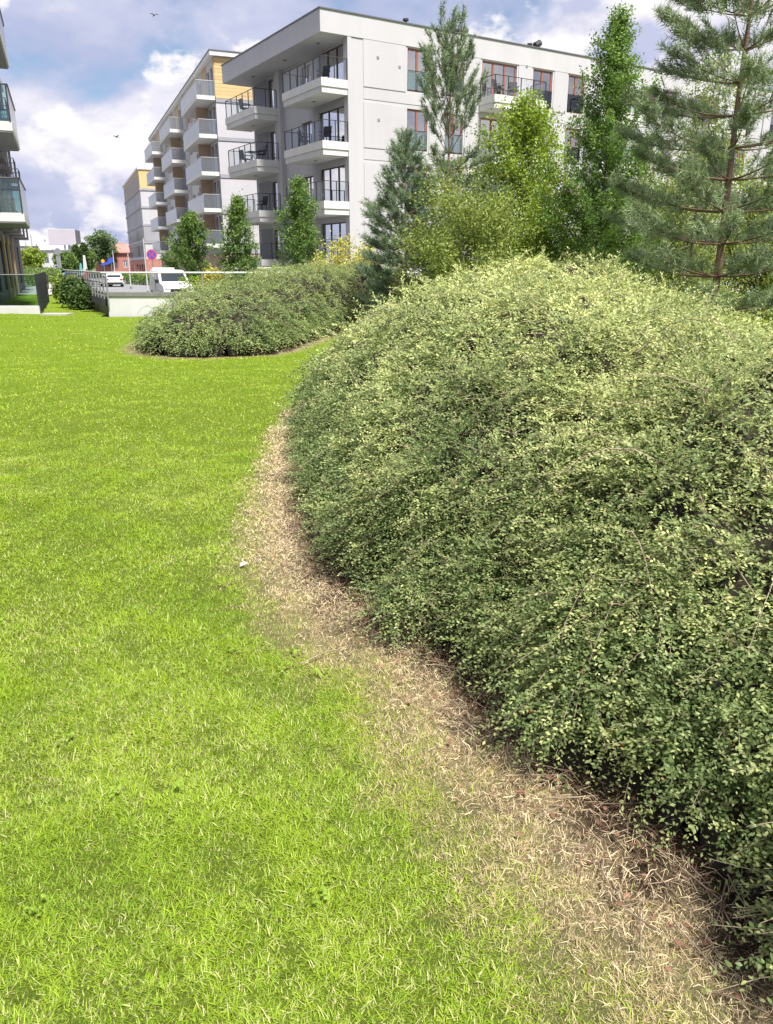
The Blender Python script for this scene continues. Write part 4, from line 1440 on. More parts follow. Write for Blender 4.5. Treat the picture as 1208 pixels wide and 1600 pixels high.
def pine(label, loc, height, spread, whorls, per, tufts, needle_l, needle_w, per_tuft, z_low, col, trunk_r=0.09, top_up=True, lean=(0, 0), cone_top=0.0):
    T = thing('pine_tree', label, 'tree', loc)
    K = 9
    tt = np.linspace(0, 1, K)
    wob = np.cumsum(rng.normal(0, 0.012 * height / 6, (K, 2)), 0)
    P = np.column_stack([lean[0] * tt * height + wob[:, 0], lean[1] * tt * height + wob[:, 1], tt * height])
    paths, rads = [P], [trunk_r * (1 - 0.88 * tt)]
    tp, td, tl = [], [], []
    for w in range(whorls):
        t = z_low + (0.985 - z_low) * (w / (whorls - 1)) ** 0.92
        k = t * (K - 1)
        k0 = min(int(k), K - 2)
        s0 = P[k0] + (P[k0 + 1] - P[k0]) * (k - k0)
        a0 = rng.uniform(0, 6.28)
        npb = per if t < 0.85 else max(3, per - 1)
        for j in range(npb):
            az = a0 + 6.283 * j / npb + rng.uniform(-0.35, 0.35)
            prof = spread * (1 - ((t - z_low) / (1 - z_low)) ** 1.25) ** 0.8 * (0.75 + 0.25 * min(1, (t - z_low) * 6)) + 0.05 * spread
            if cone_top and t > cone_top:
                prof = 0.12 * spread + 0.36 * spread * (1 - t) / (1 - cone_top)
            r = prof * rng.uniform(0.65, 1.12)
            rise = r * (0.16 + 1.3 * max(0, t - 0.5) + (1.6 * max(0, t - 0.8) if top_up else 0)) + 0.06 + (1.1 * r if cone_top and t > cone_top else 0)
            tip = s0 + np.array([math.cos(az) * r, math.sin(az) * r, rise])
            mid = (s0 + tip) / 2 + np.array([0, 0, -0.10 * r]) + rng.normal(0, 0.03 * r, 3)
            q = np.linspace(0, 1, K)[:, None]
            C = s0 * (1 - q) ** 2 + mid * 2 * q * (1 - q) + tip * q ** 2
            paths.append(C)
            rads.append(np.maximum(trunk_r * 0.34 * (1 - 0.8 * t) * (1 - 0.85 * q[:, 0]), 0.005))
            n = max(3, int(tufts * r / spread + 2))
            ti = np.sqrt(rng.uniform(0.09, 1.0, n))
            ti[0] = 1.0
            kk = ti * (K - 1)
            kk0 = np.minimum(kk.astype(int), K - 2)
            S = C[kk0] + (C[kk0 + 1] - C[kk0]) * (kk - kk0)[:, None]
            out = unit(tip - s0)
            side = np.array([-out[1], out[0], 0])
            off = rng.normal(0, 1, n)[:, None] * side * 0.20 * r * (1.15 - ti[:, None]) + rng.normal(0, 0.035, (n, 3))
            D = unit(out[None] * 0.8 + off / max(r, 0.2) * 1.6 + np.array([0, 0, 0.45]) + rand_dirs(n) * 0.3)
            tp.append(S + off * (ti[:, None] < 0.999))
            td.append(D)
            tl.append(np.full(n, t))
            # side twig stems
            for a, b in zip(S[1:4], (S + off)[1:4]):
                g_ = a[None] + (b - a)[None] * q
                paths.append(g_)
                rads.append(np.full(K, 0.004))
    # shoots on the leader
    nl = 26
    ti = rng.uniform(0.86, 1.0, nl)
    S = P[-1][None] - (1 - ti)[:, None] * (P[-1] - P[-2])[None] * 4
    S[:, 2] = ti * height
    tp.append(S)
    td.append(unit(rand_dirs(nl) * 0.3 + np.array([0, 0, 1.0])))
    tl.append(ti)
    V, Q = tube_mesh(np.array(paths), np.array(rads), 5)
    npmesh('trunk', V, quads=Q, mat='bark_pine', parent=T, smooth=True)
    tp, td, tl = np.concatenate(tp), np.concatenate(td), np.concatenate(tl)
    nt = len(tp)
    tlen = needle_l * rng.uniform(1.2, 2.4, nt)
    pk = np.repeat(np.arange(nt), per_tuft)
    n = len(pk)
    u = rng.uniform(0, 1, n)
    base = tp[pk] + td[pk] * (u * tlen[pk])[:, None]
    ax = unit(td[pk] * 0.75 + rand_dirs(n) * 0.85)
    L = needle_l * rng.uniform(0.7, 1.15, n)
    sd = unit(np.cross(ax, rand_dirs(n))) * needle_w * 0.5
    v = np.stack([base - sd, base + sd, base + ax * L[:, None]], 1).reshape(-1, 3)
    f = np.arange(n * 3).reshape(-1, 3)
    cl = rng.normal(0, 0.2, nt)
    c = np.asarray(col)[None] * (1 + cl[pk][:, None] + rng.normal(0, 0.15, (n, 1)))
    fresh_light = (u > 0.75)[:, None] * np.array([0.03, 0.045, 0.0])
    npmesh('crown', v, tris=f, mat='needle', tint=np.clip(np.repeat(c + fresh_light, 3, 0), 0.004, 0.9), parent=T)
    return T


LIGHT = ((0.15, 0.23, 0.035), (0.34, 0.42, 0.08))
MID = ((0.085, 0.155, 0.045), (0.21, 0.30, 0.08))
OLIVE = ((0.14, 0.19, 0.045), (0.33, 0.385, 0.11))
YELLOW = ((0.30, 0.32, 0.06), (0.55, 0.50, 0.14))
DARKG = ((0.05, 0.09, 0.03), (0.12, 0.18, 0.055))


def cone(hw, peak=0.35, low=0.75):
    return lambda t: hw * (low + (1 - low) * min(1, t / peak)) * (1 if t < peak else max(0.05, 1 - ((t - peak) / (1 - peak)) ** 1.35))


# pine with the candle-like leader
pp_ = at(694, 420, 20.5)
pine('young pine with bare candle-like leader before the white block', (pp_.x, pp_.y, 0), 6.4, 2.1, 16, 7, 44, 0.12, 0.013, 32, 0.08, (0.190, 0.245, 0.145), 0.06, cone_top=0.60)
pp_ = at(632, 430, 19.3)
pine('short bushy blue-green pine beside the yellow shrub', (pp_.x, pp_.y, 0), 4.2, 1.3, 14, 7, 30, 0.11, 0.013, 32, 0.05, (0.160, 0.215, 0.135), 0.045)
pine('tall pine with reddish trunk behind the large shrub mound', (5.40, 13.2, 0), 7.8, 2.1, 16, 7, 60, 0.13, 0.0115, 30, 0.11, (0.205, 0.255, 0.145), 0.075)
# hornbeam column
broadleaf('hornbeam_tree', 'tall columnar hornbeam with pointed crown behind the large shrub', 'tree', (4.45, 17.2, 0), 6.45, cone(1.28, 0.14, 1.0), 150, 42000, 0.056, ((0.10, 0.185, 0.05), (0.235, 0.335, 0.085)), up=1.4, trunk_r=0.06, clump=0.10, twig_len=0.24)
pp_ = at(806, 420, 21)
broadleaf('maple_tree', 'light green young tree with loose crown before the white block', 'tree', (pp_.x, pp_.y, 0), 5.6, cone(1.95, 0.20, 0.95), 100, 28000, 0.080, LIGHT, up=1.0, trunk_r=0.06, clump=0.22)
pp_ = at(728, 440, 17.4)
broadleaf('green_shrub', 'broad olive green shrub growing behind the large shrub mound', 'shrub', (pp_.x, pp_.y, 0), 2.95, lambda t: 1.95 * (1 - 0.5 * t), 90, 26000, 0.06, OLIVE, up=0.55, trunk_r=0.04, clump=0.2, multi=5, t0=0.15)
pp_ = at(850, 440, 18.2)
broadleaf('green_shrub', 'rounded light green shrub between the olive shrub and hornbeam', 'shrub', (pp_.x, pp_.y, 0), 3.2, lambda t: 1.25 * (1 - 0.4 * t), 60, 15000, 0.06, LIGHT, up=0.6, trunk_r=0.035, clump=0.2, multi=4, t0=0.12)
pp_ = at(1075, 430, 22)
broadleaf('birch_tree', 'thin weeping birch with hanging twigs behind the tall pine', 'tree', (pp_.x, pp_.y, 0), 7.6, cone(1.4, 0.4, 0.6), 70, 13000, 0.07, OLIVE, up=0.7, trunk_r=0.06, clump=0.12, droop=0.9, twig_len=0.9)
pp_ = at(1040, 430, 25)
broadleaf('willow_shrub', 'pale green willow-like shrub behind the tall pine', 'shrub', (pp_.x, pp_.y, 0), 4.2, lambda t: 1.9 * (1 - 0.5 * t), 80, 16000, 0.11, ((0.19, 0.24, 0.09), (0.40, 0.44, 0.20)), up=0.7, trunk_r=0.05, clump=0.25, multi=4)
pp_ = at(1190, 430, 26)
broadleaf('willow_shrub', 'grey-green shrub at the right of the weeping birch', 'shrub', (pp_.x, pp_.y, 0), 4.6, lambda t: 2.0 * (1 - 0.5 * t), 80, 15000, 0.11, OLIVE, up=0.7, trunk_r=0.05, clump=0.25, multi=4)
pp_ = at(960, 430, 24)
broadleaf('green_shrub', 'mid green shrub close behind the columnar hornbeam', 'shrub', (pp_.x, pp_.y, 0), 3.3, lambda t: 1.5 * (1 - 0.45 * t), 60, 13000, 0.09, MID, up=0.6, trunk_r=0.04, clump=0.22, multi=4)
# three small hornbeams in front of the blocks
for (px, Y, hgt, hw, lab) in ((470, 32, 5.35, 1.0, 'small bushy hornbeam nearest the yellow spirea'), (373, 36, 5.05, 0.85, 'slim small hornbeam in front of the white pillar'), (304, 58, 5.7, 1.5, 'small hornbeam with dense crown behind the white van')):
    pp_ = at(px, 425, Y)
    broadleaf('hornbeam_tree', lab, 'tree', (pp_.x, pp_.y, GZ), hgt, cone(hw, 0.35, 0.8), 70, 13000, 0.095 if Y < 50 else 0.14, ((0.075, 0.15, 0.04), (0.21, 0.30, 0.075)), up=1.3, trunk_r=0.05, clump=0.15)
pp_ = at(276, 428, 62)
broadleaf('green_shrub', 'pale green bush beside the dense small hornbeam', 'shrub', (pp_.x, pp_.y, GZ), 3.6, lambda t: 1.0 * (1 - 0.4 * t), 34, 4500, 0.14, MID, up=0.8, trunk_r=0.03, clump=0.2, multi=3)
# yellow shrubs
for (px, Y, hgt, r, lab, base) in ((545, 24.5, 2.15, 1.0, 'yellow flowering spirea behind the far shrub mound', 0.0), (505, 25.5, 1.75, 0.6, 'smaller yellow spirea beside the small hornbeam', 0.0), (332, 39, 1.75, 0.55, 'round golden shrub between two small hornbeams', GZ), (412, 38, 1.65, 0.6, 'golden shrub before the pale low wall', GZ)):
    pp_ = at(px, 425, Y)
    broadleaf('yellow_shrub', lab, 'shrub', (pp_.x, pp_.y, base), hgt, lambda t, r=r: r * (1 - 0.35 * t), 44, 6500, 0.075 if Y < 30 else 0.1, YELLOW, up=0.5, trunk_r=0.03, clump=0.16, multi=5, t0=0.25)
# laurel bush against the grey return wall
for (px, Y, hgt, r, lab, cols) in ((120, 31.6, 0.90, 0.52, 'dark laurel bush against the grey return wall', DARKG), (106, 34.8, 0.95, 0.55, 'yellow-green bush beside the dark laurel', LIGHT), (131, 30.2, 0.62, 0.32, 'low dark bush at the corner side of the laurel', DARKG)):
    pp_ = at(px, 480, Y)
    broadleaf('laurel_bush', lab, 'shrub', (pp_.x, pp_.y, 0), hgt, lambda t, r=r: r * (1 - 0.35 * t), 40, 3000, 0.13, cols, up=0.5, trunk_r=0.025, clump=0.12, multi=5, t0=0.1)
# far street trees
for (px, Y, ytop, hw, lab, cols, n) in ((52, 120, 393, 1.9, 'bright green far tree beside dark block', LIGHT, 5000), (103, 125, 400, 1.7, 'round green far tree under the billboard', MID, 5000), (120, 140, 383, 0.8, 'slim dark poplar nearest the billboard', DARKG, 3500),
                                        (134, 142, 380, 0.8, 'slim dark poplar beside its twin', DARKG, 3500), (163, 195, 366, 3.4, 'large rounded tree rising behind the brick house', ((0.10, 0.16, 0.07), (0.19, 0.26, 0.12)), 8000), (140, 185, 392, 1.8, 'small far tree beside the large rounded tree', MID, 3000)):
    pp_ = at(px, 420, Y)
    h_ = at(px, ytop, Y).z - GZ
    broadleaf('street_tree', lab, 'tree', (pp_.x, pp_.y, GZ), h_, cone(hw, 0.5, 0.55) if hw > 1.5 else cone(hw, 0.5, 0.7), 46, int(n * 1.2), 0.025 * Y / 10, cols, up=0.9 if hw > 1.5 else 1.8, trunk_r=0.18, clump=hw * 0.2, twig_len=hw * 0.3, t0=0.2)


def hedge(name, label, a, b, wid, h, base, n, lsize, cols, rough=0.12):
    a, b = np.array(a, float), np.array(b, float)
    L = np.linalg.norm(b - a)
    d = (b - a) / L
    nr = np.array([-d[1], d[0]])
    T = thing(name, label, 'hedge', (a[0], a[1], base))
    # stems
    ns = max(6, int(L / 0.5))
    s = rng.uniform(0, L, ns)
    st = np.stack([np.column_stack([d[0] * (s + rng.normal(0, 0.1, ns)) + nr[0] * rng.normal(0, 0.1, ns), d[1] * s + nr[1] * rng.normal(0, 0.1, ns), np.full(ns, z * h * 0.85)]) for z in (0, 0.33, 0.66, 1.0)], 1)
    V, Q = tube_mesh(st, np.full((ns, 4), 0.02), 4)
    npmesh('stems', V, quads=Q, mat='bark_twig', parent=T)['kind'] = 'stuff'
    u = rng.uniform(0, L, n)
    v = rng.uniform(-1, 1, n)
    z = rng.uniform(0, 1, n) ** 0.7
    face = rng.uniform(0, 1, n)
    v = np.where(face < 0.45, np.sign(v) * (1 - rng.exponential(0.12, n)), v)
    z = np.where(face > 0.55, 1 - rng.exponential(0.06, n), z)
    z = np.clip(z, 0.06, 1.05)
    bump = 1 + rough * np.sin(u * 1.9 + 1) + rough * np.sin(u * 4.3)
    P = np.column_stack([d[0] * u + nr[0] * v * wid / 2 * bump, d[1] * u + nr[1] * v * wid / 2 * bump, z * h * bump]) + rng.normal(0, 0.03, (n, 3))
    ax = unit(rand_dirs(n) + np.array([0, 0, 0.2]))
    nm = unit(rand_dirs(n) * 0.8 + np.array([0, 0, 0.7]))
    ls = lsize * rng.uniform(0.6, 1.3, n)
    vv, f, k = leaf_mesh(P, ax, nm, ls, ls * 0.6, False)
    m = np.clip(0.5 + rng.normal(0, 0.3, n), 0, 1)[:, None]
    c = np.array(cols[0]) * (1 - m) + np.array(cols[1]) * m
    npmesh('foliage', vv, tris=f, mat='tree_leaf', tint=np.clip(np.repeat(c, k, 0), 0.004, 0.9), parent=T)
    return T


a_, b_ = at(985, 430, 27), at(1330, 430, 25)
hedge('hedge', 'tall yellow-green hedge behind the pine trunk', (a_.x, a_.y), (b_.x, b_.y), 1.0, 2.2, 0, 15000, 0.085, ((0.24, 0.27, 0.04), (0.42, 0.42, 0.09)))
a_, b_ = at(1080, 470, 19), at(1330, 470, 17)
hedge('hedge', 'lower dark green hedge in front of the tall yellow one', (a_.x, a_.y), (b_.x, b_.y), 0.9, 0.95, 0, 9000, 0.07, OLIVE)
a_, b_ = at(296, 440, 40), at(500, 440, 34)
hedge('hedge', 'clipped light green hedge to the right of the white van', (a_.x, a_.y), (b_.x, b_.y), 1.2, 1.30, GZ, 9000, 0.10, LIGHT)
a_, b_ = at(188, 440, 98), at(262, 440, 86)
hedge('hedge', 'low green hedge along the far edge of the road', (a_.x, a_.y), (b_.x, b_.y), 1.5, 0.95, GZ, 4000, 0.22, MID)
a_, b_ = at(20, 430, 60), at(84, 430, 84)
hedge('hedge', 'clipped green hedge between the path and the street', (a_.x, a_.y), (b_.x, b_.y), 1.6, 1.3, GZ + 0.3, 6000, 0.2, ((0.10, 0.17, 0.05), (0.22, 0.30, 0.10)))
a_ = at(398, 412, 41)
lw = thing('garden_wall', 'low pale garden wall behind the golden shrub', 'wall', (a_.x, a_.y, GZ), A2)
MB().box(-1.6, 1.6, 0, 0.3, -0.2, 1.95).build('wall_face', 'concrete_white', lw)
MB().box(-1.65, 1.65, -0.05, 0.35, 1.95, 2.05).build('coping', 'white_slab', lw)


# ================================================================== SHRUB MOUNDS (low arching small-leaved shrub)
class Mound:
    def __init__(s, poly, Hf, wf, z0, seed, sd):
        s.poly = poly
        n1, n2, n3 = Wave(0.55, seed=seed), Wave(1.5, seed=seed + 1), Wave(3.6, seed=seed + 2)

        def full(P):
            d = sd(P) + 0.05 * n2(P) + 0.025 * n3(P)
            t = np.clip(d / wf(P), 0, 1)
            z = z0 + (Hf(P) - z0) * (1 - (1 - t) ** 2.3) ** 0.72
            return d, z + t ** 0.5 * (0.055 * n1(P) + 0.060 * n2(P) + 0.040 * n3(P))
        s.g = Grid(lambda P: full(P)[0], poly.min(0) - 0.3, poly.max(0) + 0.3, 0.03)
        s.z = full(s.g.P)[1].reshape(s.g.ny, s.g.nx)
        s.gy, s.gx = np.gradient(s.z, s.g.step)
        s.wf, s.Hf, s.z0 = wf, Hf, z0

    def h(s, P):
        return s.g.look(s.z, P), s.g(P)

    def grad(s, P):
        return np.column_stack([s.g.look(s.gx, P), s.g.look(s.gy, P)])

    def sample(s, n, keep):
        """n points on the surface, even per area, thinned by keep(P,z)"""
        lo, hi = s.poly.min(0), s.poly.max(0)
        out = []
        tot = 0
        while tot < n:
            P = rng.uniform(lo, hi, (60000, 2))
            z, d = s.h(P)
            P, z = P[d > 0.01], z[d > 0.01]
            pre = rng.uniform(0, 1, len(P)) < keep(P, z)
            P, z = P[pre], z[pre]
            g_ = s.grad(P)
            ar = np.minimum(np.sqrt(1 + (g_ ** 2).sum(1)), 7)
            ok = rng.uniform(0, 7, len(P)) < ar
            P, z, g_ = P[ok], z[ok], g_[ok]
            # spread steep-side samples down the face
            out.append((P, z, g_))
            tot += len(P)
        P = np.concatenate([o[0] for o in out])[:n]
        z = np.concatenate([o[1] for o in out])[:n]
        g_ = np.concatenate([o[2] for o in out])[:n]
        nr = unit(np.column_stack([-g_, np.ones(len(P))]))
        return np.column_stack([P, z]), nr

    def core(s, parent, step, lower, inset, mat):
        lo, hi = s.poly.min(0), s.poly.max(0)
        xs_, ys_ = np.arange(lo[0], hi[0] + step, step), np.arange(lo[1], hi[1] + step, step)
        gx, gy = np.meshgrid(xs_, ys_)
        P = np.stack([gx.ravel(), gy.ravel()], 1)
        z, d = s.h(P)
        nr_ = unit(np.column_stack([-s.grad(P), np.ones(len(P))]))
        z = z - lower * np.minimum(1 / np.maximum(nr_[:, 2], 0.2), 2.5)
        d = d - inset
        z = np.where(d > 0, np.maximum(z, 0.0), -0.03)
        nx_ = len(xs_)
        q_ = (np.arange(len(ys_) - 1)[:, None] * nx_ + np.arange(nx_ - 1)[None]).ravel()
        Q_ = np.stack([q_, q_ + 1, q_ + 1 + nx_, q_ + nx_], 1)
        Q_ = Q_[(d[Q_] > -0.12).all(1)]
        return npmesh('shadow_core', np.column_stack([P, z]), quads=Q_, mat=mat, parent=parent, smooth=True)  # solid sheet below the leaves; its dark colour stands for deep shade


def grow_twigs(S, Nr, length, bend, M, lsize, hexa, up=0.25, tang=0.9, outw=0.6, down=0.15, depth=0.05, cols=None, tipfresh=0.5, leaf_ratio=0.50, K=5, fan=1):
    """arching twigs with two rows of small leaves; returns leaf mesh and twig paths"""
    n = len(S)
    T = rand_dirs(n)
    T = unit(T - (T * Nr).sum(1)[:, None] * Nr)
    ds = np.column_stack([Nr[:, :2], np.zeros(n)])
    if fan > 1:                                     # twigs fan out from shared points, trailing down the slope
        k_ = (n + fan - 1) // fan
        g_ = np.arange(n) // fan
        S, Nr = S[:k_][g_], Nr[:k_][g_]
        Ts = T[:k_][g_]
        T = unit(Ts - (Ts * Nr).sum(1)[:, None] * Nr)
        dn = np.column_stack([Nr[:, :2], np.zeros(n)]) + np.array([0, 0, -1.0]) * (1 - Nr[:, 2:3])
        T = unit(T * 0.85 + unit(dn) * 0.40 + rng.normal(0, 0.45, (n, 3)))
        S = S + T * rng.normal(0, 0.045, (n, 1)) + np.cross(T, Nr) * rng.normal(0, 0.05, (n, 1)) + Nr * rng.uniform(-0.05, 0.05, k_)[g_][:, None]
        ds = np.column_stack([Nr[:, :2], np.zeros(n)])
    D = unit(Nr * outw + T * tang + ds * down + np.array([0, 0, up]))
    L = length * rng.uniform(0.55, 1.3, n)
    p0 = S - Nr * depth * rng.uniform(0.3, 1.8, n)[:, None]
    q = np.linspace(0, 1, K)
    paths = p0[:, None] + D[:, None] * (L[:, None] * q[None])[..., None] - np.array([0, 0, 1.0]) * ((bend * L)[:, None] * q[None] ** 2)[..., None]
    u = (np.arange(M)[None] + rng.uniform(-0.3, 0.3, (n, M))) / M * 0.9 + 0.1
    u = np.clip(u, 0.02, 1)
    pos = p0[:, None] + D[:, None] * (L[:, None] * u)[..., None] - np.array([0, 0, 1.0]) * ((bend * L)[:, None] * u ** 2)[..., None]
    tan = unit(D[:, None] * np.ones((1, M, 1)) - np.array([0, 0, 2.0]) * (bend[:, None] * u)[..., None])
    upn = unit(Nr * 0.6 + np.array([0, 0, 0.7]))[:, None] * np.ones((1, M, 1))
    sd = unit(np.cross(tan, upn)) * np.where(np.arange(M) % 2 == 0, 1, -1)[None, :, None]
    ax = unit(sd * 0.8 + tan * 0.75 + upn * 0.3 + rng.normal(0, 0.28, (n, M, 3)))
    nm = unit(upn + rng.normal(0, 0.34, (n, M, 3)))
    ls = lsize[:, None] * rng.uniform(0.6, 1.25, (n, M)) * (1.05 - 0.35 * u)
    pos, ax, nm, ls, u = pos.reshape(-1, 3), ax.reshape(-1, 3), nm.reshape(-1, 3), ls.ravel(), u.ravel()
    ok = pos[:, 2] > 0.01
    pos, ax, nm, ls, u = pos[ok], ax[ok], nm[ok], ls[ok], u[ok]
    v, f, k = leaf_mesh(pos, ax, nm, ls, ls * leaf_ratio, hexa)
    tw = np.repeat(rng.normal(0, 0.20, n) + np.repeat(rng.normal(0, 0.28, n // max(fan, 1) + 1), max(fan, 1))[:n], M)[ok]
    fresh_light = np.clip((u - 0.35) * 1.2 * tipfresh + tw * 0.8 + rng.normal(0, 0.10, len(u)) + cols[2](pos), 0, 1)[:, None]  # tip growth and random tone, plus the paler top painted through cols
    c = (np.array(cols[0]) * (1 - fresh_light) + np.array(cols[1]) * fresh_light) * (1 + rng.normal(0, 0.12, (len(u), 1)))
    odd = rng.uniform(0, 1, len(u)) < 0.0022
    c[odd] = np.array([0.30, 0.16, 0.07])
    return (v, f, np.clip(np.repeat(c, k, 0), 0.004, 0.9)), paths


def cam_dist(P):
    return np.sqrt(P[:, 0] ** 2 + P[:, 1] ** 2)


# ---- large mound beside the camera
def H_big(P):
    x, y = P[:, 0], P[:, 1]
    base = np.interp(y, [0, 2, 3, 4, 6, 9, 11, 13.5], [1.12, 1.18, 1.24, 1.29, 1.41, 1.53, 1.31, 1.0])
    x0 = np.interp(y, [2, 4, 6, 8, 9, 12], [1.2, 1.3, 1.6, 2.1, 2.5, 2.6])
    return base - 0.27 * np.maximum(0, x - x0)


MBIG = Mound(BIG, H_big, lambda P: np.interp(P[:, 1], [2, 5, 8], [1.5, 1.9, 2.5]), 0.10, 40, SD_BIG)
SH1 = thing('shrub_mound', 'large mounded small-leaved cotoneaster shrub beside the dry grass edge', 'shrub', (1.8, 6.0, 0))
OFF1 = np.array([1.8, 6.0, 0])


def set_local(o, off):
    n = len(o.data.vertices)
    co = np.empty(n * 3, np.float32)
    o.data.vertices.foreach_get('co', co)
    co = co.reshape(-1, 3) - off
    o.data.vertices.foreach_set('co', co.astype(np.float32).ravel())
    o.data.update()


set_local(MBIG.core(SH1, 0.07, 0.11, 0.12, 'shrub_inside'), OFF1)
gapn = Wave(1.1, dim=3, seed=77)
gapn2 = Wave(2.8, dim=3, seed=78)


def density(P3):
    return np.clip(0.95 + 0.12 * gapn(P3) + 0.38 * gapn2(P3), 0.5, 1)


CB = ((0.135, 0.190, 0.065), (0.50, 0.535, 0.215), lambda p: -0.10 + 0.62 * np.clip((p[:, 2] - 0.40) / 0.95, 0, 1) + 0.12 * gapn(p))  # paler upwards: new growth, and the sunlit top put into the leaf colour
leaf_parts, stems, srad = [], [], []


def seen_w(md, P, z):
    """fewer twigs on the far slopes and well outside the view"""
    g_ = md.grad(P)
    nr = unit(np.column_stack([-g_, np.ones(len(P))]))
    vw = unit(np.column_stack([-P, EYE - z]))
    w = np.where((nr * vw).sum(1) > -0.12, 1.0, 0.22)
    return w * np.where(np.abs(P[:, 0]) < 0.62 * P[:, 1] + 0.55, 1.0, 0.12)


zones = [(0.0, 2.2, 3400, 0.18, 15, 0.0200, True, 7), (2.2, 4.2, 14000, 0.18, 14, 0.0205, False, 8), (4.2, 7.0, 9500, 0.20, 13, 0.0285, False, 7), (7.0, 16, 5600, 0.25, 13, 0.042, False, 5)]
for (r0, r1, ntw, ln, M, ls, hx, fan_) in zones:
    def keep(P, z, r0=r0, r1=r1):
        d = np.sqrt(P[:, 0] ** 2 + P[:, 1] ** 2 + (z - EYE) ** 2)
        return ((d >= r0) & (d < r1)) * density(np.column_stack([P, z]))
    S, Nr = MBIG.sample(ntw, lambda P, z: keep(P, z) * seen_w(MBIG, P, z))
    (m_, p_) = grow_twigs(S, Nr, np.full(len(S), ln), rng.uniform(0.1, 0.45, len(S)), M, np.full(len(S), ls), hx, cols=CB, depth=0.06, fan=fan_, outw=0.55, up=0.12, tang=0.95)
    leaf_parts.append(m_)
    if r1 < 5:
        p_ = p_[rng.uniform(0, 1, len(p_)) < (0.45 if r1 < 3 else 0.14)][:, ::2]
        stems.append(p_)
        stems[-1] = np.stack([p_[:, 0], (p_[:, 0] + p_[:, 1]) / 2, p_[:, 1], (p_[:, 1] + p_[:, 2]) / 2, p_[:, 2]], 1)
        srad.append(np.full(stems[-1].shape[:2], 0.0016) * np.linspace(1.2, 0.6, 5)[None])
# curtain of drooping sprays over the lower edge
keep_e = lambda P, z: (z < 0.75) * (cam_dist(P) < 6.5) * seen_w(MBIG, P, z)
S, Nr = MBIG.sample(3400, keep_e)
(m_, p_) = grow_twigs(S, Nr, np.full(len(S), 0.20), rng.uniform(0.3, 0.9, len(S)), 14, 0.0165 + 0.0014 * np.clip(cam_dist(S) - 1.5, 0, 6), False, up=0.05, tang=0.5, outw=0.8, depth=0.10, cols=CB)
leaf_parts.append(m_)
# long arching canes that stand proud of the surface
S, Nr = MBIG.sample(340, lambda P, z: (z > 0.5) * seen_w(MBIG, P, z))
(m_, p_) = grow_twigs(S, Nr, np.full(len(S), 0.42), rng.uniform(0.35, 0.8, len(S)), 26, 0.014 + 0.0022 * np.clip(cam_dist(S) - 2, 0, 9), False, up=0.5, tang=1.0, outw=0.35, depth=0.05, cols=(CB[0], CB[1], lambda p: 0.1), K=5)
leaf_parts.append(m_)
stems.append(p_)
srad.append(np.full(p_.shape[:2], 0.003) * np.linspace(1.3, 0.5, p_.shape[1])[None])
V, T_, C_ = cat_meshes(leaf_parts)
fo = npmesh('foliage', V - OFF1, tris=T_, mat='leaf', tint=C_, parent=SH1)
fo['kind'] = 'stuff'
# bare brown stems: at the hollow foot, and a few long dead canes lying over the top
Sf, Nf = MBIG.sample(420, lambda P, z: (z < 0.7) & (cam_dist(P) < 5))
K = 5
q = np.linspace(0, 1, K)[None, :, None]
root = Sf - Nf * rng.uniform(0.2, 0.5, (len(Sf), 1))
root[:, 2] = 0
tip = Sf + Nf * 0.02
midp = (root + tip) / 2 + rng.normal(0, 0.06, (len(Sf), 3))
p_ = root[:, None] * (1 - q) ** 2 + 2 * midp[:, None] * q * (1 - q) + tip[:, None] * q ** 2
stems.append(p_)
srad.append(rng.uniform(0.0025, 0.006, (len(Sf), 1)) * np.linspace(1.2, 0.6, K)[None])
Sd, Nd = MBIG.sample(70, lambda P, z: (z > 0.35) * (cam_dist(P) < 9.5) * seen_w(MBIG, P, z))
T = rand_dirs(len(Sd))
T = unit(T - (T * Nd).sum(1)[:, None] * Nd)
Ld = rng.uniform(0.25, 0.75, (len(Sd), 1))
a0 = Sd - T * Ld / 2 - Nd * 0.04
a2 = Sd + T * Ld / 2 - Nd * 0.03
a1 = Sd + Nd * rng.uniform(0.03, 0.13, (len(Sd), 1)) + rng.normal(0, 0.03, (len(Sd), 3))
p_ = a0[:, None] * (1 - q) ** 2 + 2 * a1[:, None] * q * (1 - q) + a2[:, None] * q ** 2
stems.append(p_)
srad.append(rng.uniform(0.0014, 0.0030, (len(Sd), 1)) * np.linspace(1.2, 0.7, K)[None])
V, Q = tube_mesh(np.concatenate(stems), np.concatenate(srad), 3)
so = npmesh('stems', V - OFF1, quads=Q, mat='bark_twig', parent=SH1, smooth=True)
so['kind'] = 'stuff'
# a few red berries near the foot
Sb, Nb = MBIG.sample(7, lambda P, z: (z < 0.55) & (cam_dist(P) < 3.2))
ico = []
mbb = MB()
for p3, n3 in zip(Sb, Nb):
    c3 = Vector(p3 + n3 * 0.05 - OFF1)
    mbb.tube([c3 - Vector((0, 0, 0.004)), c3 - Vector((0, 0, 0.002)), c3 + Vector((0, 0, 0.002)), c3 + Vector((0, 0, 0.004))], [0.002, 0.004, 0.004, 0.002], 6)
bo_ = mbb.build('berries', 'berry', SH1, smooth=True)
bo_['kind'] = 'stuff'

# ---- far mound
def H_far(P):
    return np.interp(P[:, 1] + 0.35 * (P[:, 0] + 3), [14, 16, 18, 20, 23, 25.5], [0.74, 0.92, 1.12, 1.36, 1.62, 1.5])


